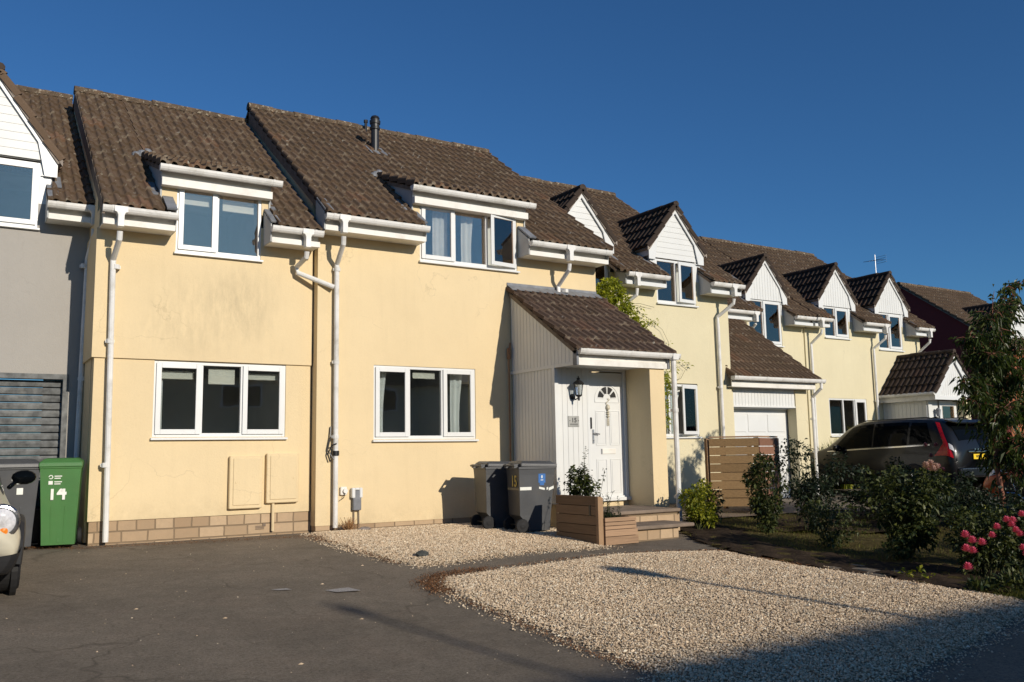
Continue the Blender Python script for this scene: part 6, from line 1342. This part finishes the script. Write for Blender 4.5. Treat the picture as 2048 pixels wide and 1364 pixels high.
for pts in ([(11.6, 1.15, 3.9), (11.95, 1.17, 3.75), (12.3, 1.18, 3.55), (12.45, 1.18, 3.3), (12.5, 1.18, 3.0)], [(11.9, 1.15, 3.2), (12.4, 1.17, 3.05), (12.9, 1.18, 2.75), (12.75, 1.18, 2.55), (12.35, 1.17, 2.45)], [(11.3, 1.16, 4.0), (11.7, 1.17, 4.05), (12.1, 1.18, 4.0)]): sm_.tube(pts, .004, 4)
sm_.build('stem', M['stem'], cl); mb.build('foliage', M['leaf_vine'], cl)
# ---- planter plants
R2 = random.Random(13); PD = Vector((.52, .80, 0)); pp = empty('planter_plant', (7.95, -1.9, 0), 'tall leafy plant growing up behind the high planter', 'plant'); mb = MB(); sm_ = MB()
for i in range(9):
    a = R2.uniform(0, 6.3); tip = Vector((7.40 + .16 * cos(a) * R2.random(), -2.72 + .2 * sin(a) * R2.random(), .38 + R2.uniform(.25, .50)))
    if i == 0: tip = Vector((7.42, -2.72, 1.10))
    if i == 1: tip = Vector((7.36, -2.75, .85))
    b_ = Vector((7.42 + R2.uniform(-.12, .12), -2.68 + R2.uniform(-.2, .2), .36)); sm_.tube([b_, b_.lerp(tip, .5) + Vector((R2.uniform(-.03, .03), 0, 0)), tip], [.006, .004, .002], 5)
    for k in range(34 if i > 1 else 60):
        f = R2.uniform(.15, 1.0); p = b_.lerp(tip, f) + Vector((R2.gauss(0, .035 * (1.3 - f)), R2.gauss(0, .035 * (1.3 - f)), 0)); leaf(mb, p, Vector((R2.gauss(0, 1), R2.gauss(0, 1), .2)), Vector((0, 0, 1)), .050 * (1.25 - f * .6), .040 * (1.25 - f * .6), .3)
cloud(mb, (7.36, -2.68, .50), (.20, .36, .16), 620, .055, .042, R2, .1); cloud(mb, (7.34, -2.6, .68), (.13, .22, .12), 230, .05, .04, R2, .1)
for q_ in (mb, sm_): q_.v = [(p[0] + PD.x, p[1] + PD.y, p[2] + .05) for p in q_.v]
sm_.tube([(7.93, -1.9, -.1), (7.95, -1.88, .45)], .012, 6); sm_.tube([(8.0, -1.95, -.1), (7.9, -1.92, .45)], .01, 6); cloud(mb, (7.92, -1.88, .30), (.24, .26, .16), 300, .055, .042, R2, .1)
sm_.build('stem', M['stem'], pp); mb.build('foliage', M['leaf_bush'], pp)
pp = empty('planter_plant', (7.65, -2.8, .15), 'small feathery plant in the low front planter', 'plant'); mb = MB(); sm_ = MB()
for i in range(12):
    b_ = Vector((7.42 + i * .035, -2.85 + R2.uniform(-.15, .15), .13)); tip = b_ + Vector((R2.uniform(-.10, .14), R2.uniform(-.08, .08), R2.uniform(.14, .42))); sm_.tube([b_, tip], [.004, .002], 4)
    for k in range(16): f = R2.uniform(.3, 1); leaf(mb, b_.lerp(tip, f), Vector((R2.gauss(0, 1), R2.gauss(0, 1), .5)), Vector((0, 0, 1)), .045, .014, .1)
cloud(mb, (7.62, -2.85, .17), (.20, .16, .06), 240, .05, .016, R2, .1, bias=(0, 0, .8))
tw = [(7.50, -2.85, .2), (7.52, -2.8, .5), (7.58, -2.8, .72), (7.60, -2.8, .82)]; sm_.tube(tw, .003, 4)
for q in tw[1:]: cloud(mb, q, .03, 6, .03, .02, R2)
sm_.build('stem', M['stem'], pp); mb.build('foliage', M['leaf_dark'], pp)
mb = MB(); R2 = random.Random(14)
for _ in range(130):
    a = R2.uniform(0, 6.3); b_ = Vector((4.93 + R2.gauss(0, .03), -.22 + R2.gauss(0, .02), -.02)); r = R2.uniform(.03, .14); mb.tube([b_, b_ + Vector((cos(a) * r * .5, sin(a) * r * .4, R2.uniform(.05, .12))), b_ + Vector((cos(a) * r, sin(a) * r * .7, R2.uniform(.06, .22)))], [.003, .0025, .0015], 3, False)
tag(mb.build('dried_plant', M['dry']), 'dried orange-brown tuft beside the white downpipe', 'plant')
# ---- ornamental grasses by the far window
R2 = random.Random(15)
for i, (x, y, h, n, lab) in enumerate(((20.0, 3.1, 1.25, 700, 'arching yellow-green grass plant under the far window, left'), (21.0, 3.0, 1.55, 1100, 'tall feathery yellow-green plant under the far window'), (22.1, 2.9, 1.35, 900, 'feathery plant beside the gabled porch wall'))):
    pp = empty('ornamental_grass', (x, y, 0), lab, 'plant', 'plants under the far window'); mb = MB()
    for _ in range(n):
        a = R2.uniform(0, 6.3); r = R2.uniform(.1, .65); hh = h * R2.uniform(.5, 1.05); b_ = Vector((x + R2.gauss(0, .12), y + R2.gauss(0, .12), 0)); m = b_ + Vector((cos(a) * r * .35, sin(a) * r * .35, hh * .75)); e = b_ + Vector((cos(a) * r, sin(a) * r * .6, hh * R2.uniform(.8, 1.1))); s_ = Vector((-sin(a), cos(a), 0)) * .010
        mb.add([b_ - s_, b_ + s_, m + s_, m - s_, e], [(0, 1, 2, 3), (3, 2, 4)])
    mb.build('foliage', M['leaf_yellow'], pp)
plant('shrub', 'small grey-green shrub left of the far window', 'shrub', (19.6, 3.1), [((19.6, 3.1, .75), (.35, .3, .4), 420), ((19.3, 3.0, .5), (.3, .3, .35), 260)], 1.2, .06, .02, 'leaf_bush', 51, 'plants under the far window')

# ================================================================== across the road (behind the viewer: shade and reflections)
def far_house(x0, x1, yf, depth, ez, rz_, wallm, label, wins=()):
    h = empty('house_across_road', (x0, yf, -.55), label, 'house', 'houses across the road'); g = MB(); yb = yf - depth; ym_ = (yf + yb) / 2
    g.prism([(yb, -.6), (yf, -.6), (yf, ez), (ym_, rz_ - .05), (yb, ez)], 'x', x0, x1); g.build('wall', M[wallm], h)
    g = MB(); g.uv = []; S = Vector((0, -(depth / 2 + .3), rz_ - ez + .2)); tile_patch(g, (x0 - .2, yf + .3, ez - .2), (1, 0, 0), S, x1 - x0 + .4, S.length, roll=.3, gauge=.34)
    S = Vector((0, (depth / 2 + .3), rz_ - ez + .2)); tile_patch(g, (x0 - .2, yb - .3, ez - .2), (1, 0, 0), S, x1 - x0 + .4, S.length, roll=.3, gauge=.68); g.build('roof', M['tiles'], h)
    for a, b_, z0, z1 in wins:
        g = MB(); ring(g, a, b_, z0, z1, .08, yf + .0, yf + .05); w_ = g.build('window', M['white'], h); g = MB(); g.box(a + .05, b_ - .05, yf + .005, yf + .02, z0 + .05, z1 - .05); g.build('pane', M['car_glass'], w_)
    return h
hA = far_house(4.2, 12.3, -24.6, 7.0, 4.6, 7.28, 'yellow2', 'yellow house across the road that shades the front of the drive', [(5.2, 7.0, .8, 1.9), (9.2, 11, .8, 1.9), (5.4, 7, 3.2, 4.2), (9.4, 11, 3.2, 4.2)])
hB = far_house(14.2, 24.0, -26.5, 7.0, 4.6, 7.28, 'pale', 'pale house across the road further right', [(16, 18, .8, 1.9), (20, 22, .8, 1.9), (16, 18, 3.2, 4.2)])
hC = far_house(-12.0, 2.4, -27.5, 7.0, 4.6, 7.0, 'pale', 'pale house across the road further left', [(-4, -2, .8, 1.9), (-9, -7, 3.2, 4.2), (-3, -1, 3.2, 4.2)])
g = MB(); g.cyl((7.0, -28.1, 7.8), 'z', .032, 1.5, 10); g.lathe((7.0, -28.1, 8.4), [(.04, -.1), (.09, -.05), (.10, .1), (.05, .16)], 12); g.build('flue', M['flue'], hA)
lp_ = empty('street_lamp', (8.15, -16.5, -.53), 'slim street lamp across from the gravel', 'street lamp')
g = MB(); g.tube([(8.15, -16.5, -.6), (8.15, -16.5, 3.95)], [.05, .035], 10); g.build('pole', M['flue'], lp_)
g = MB(); g.lathe((8.15, -16.5, 4.1), [(.04, -.2), (.10, -.12), (.17, .05), (.16, .12), (.05, .2)], 14); g.build('lamp_head', M['flue'], lp_)
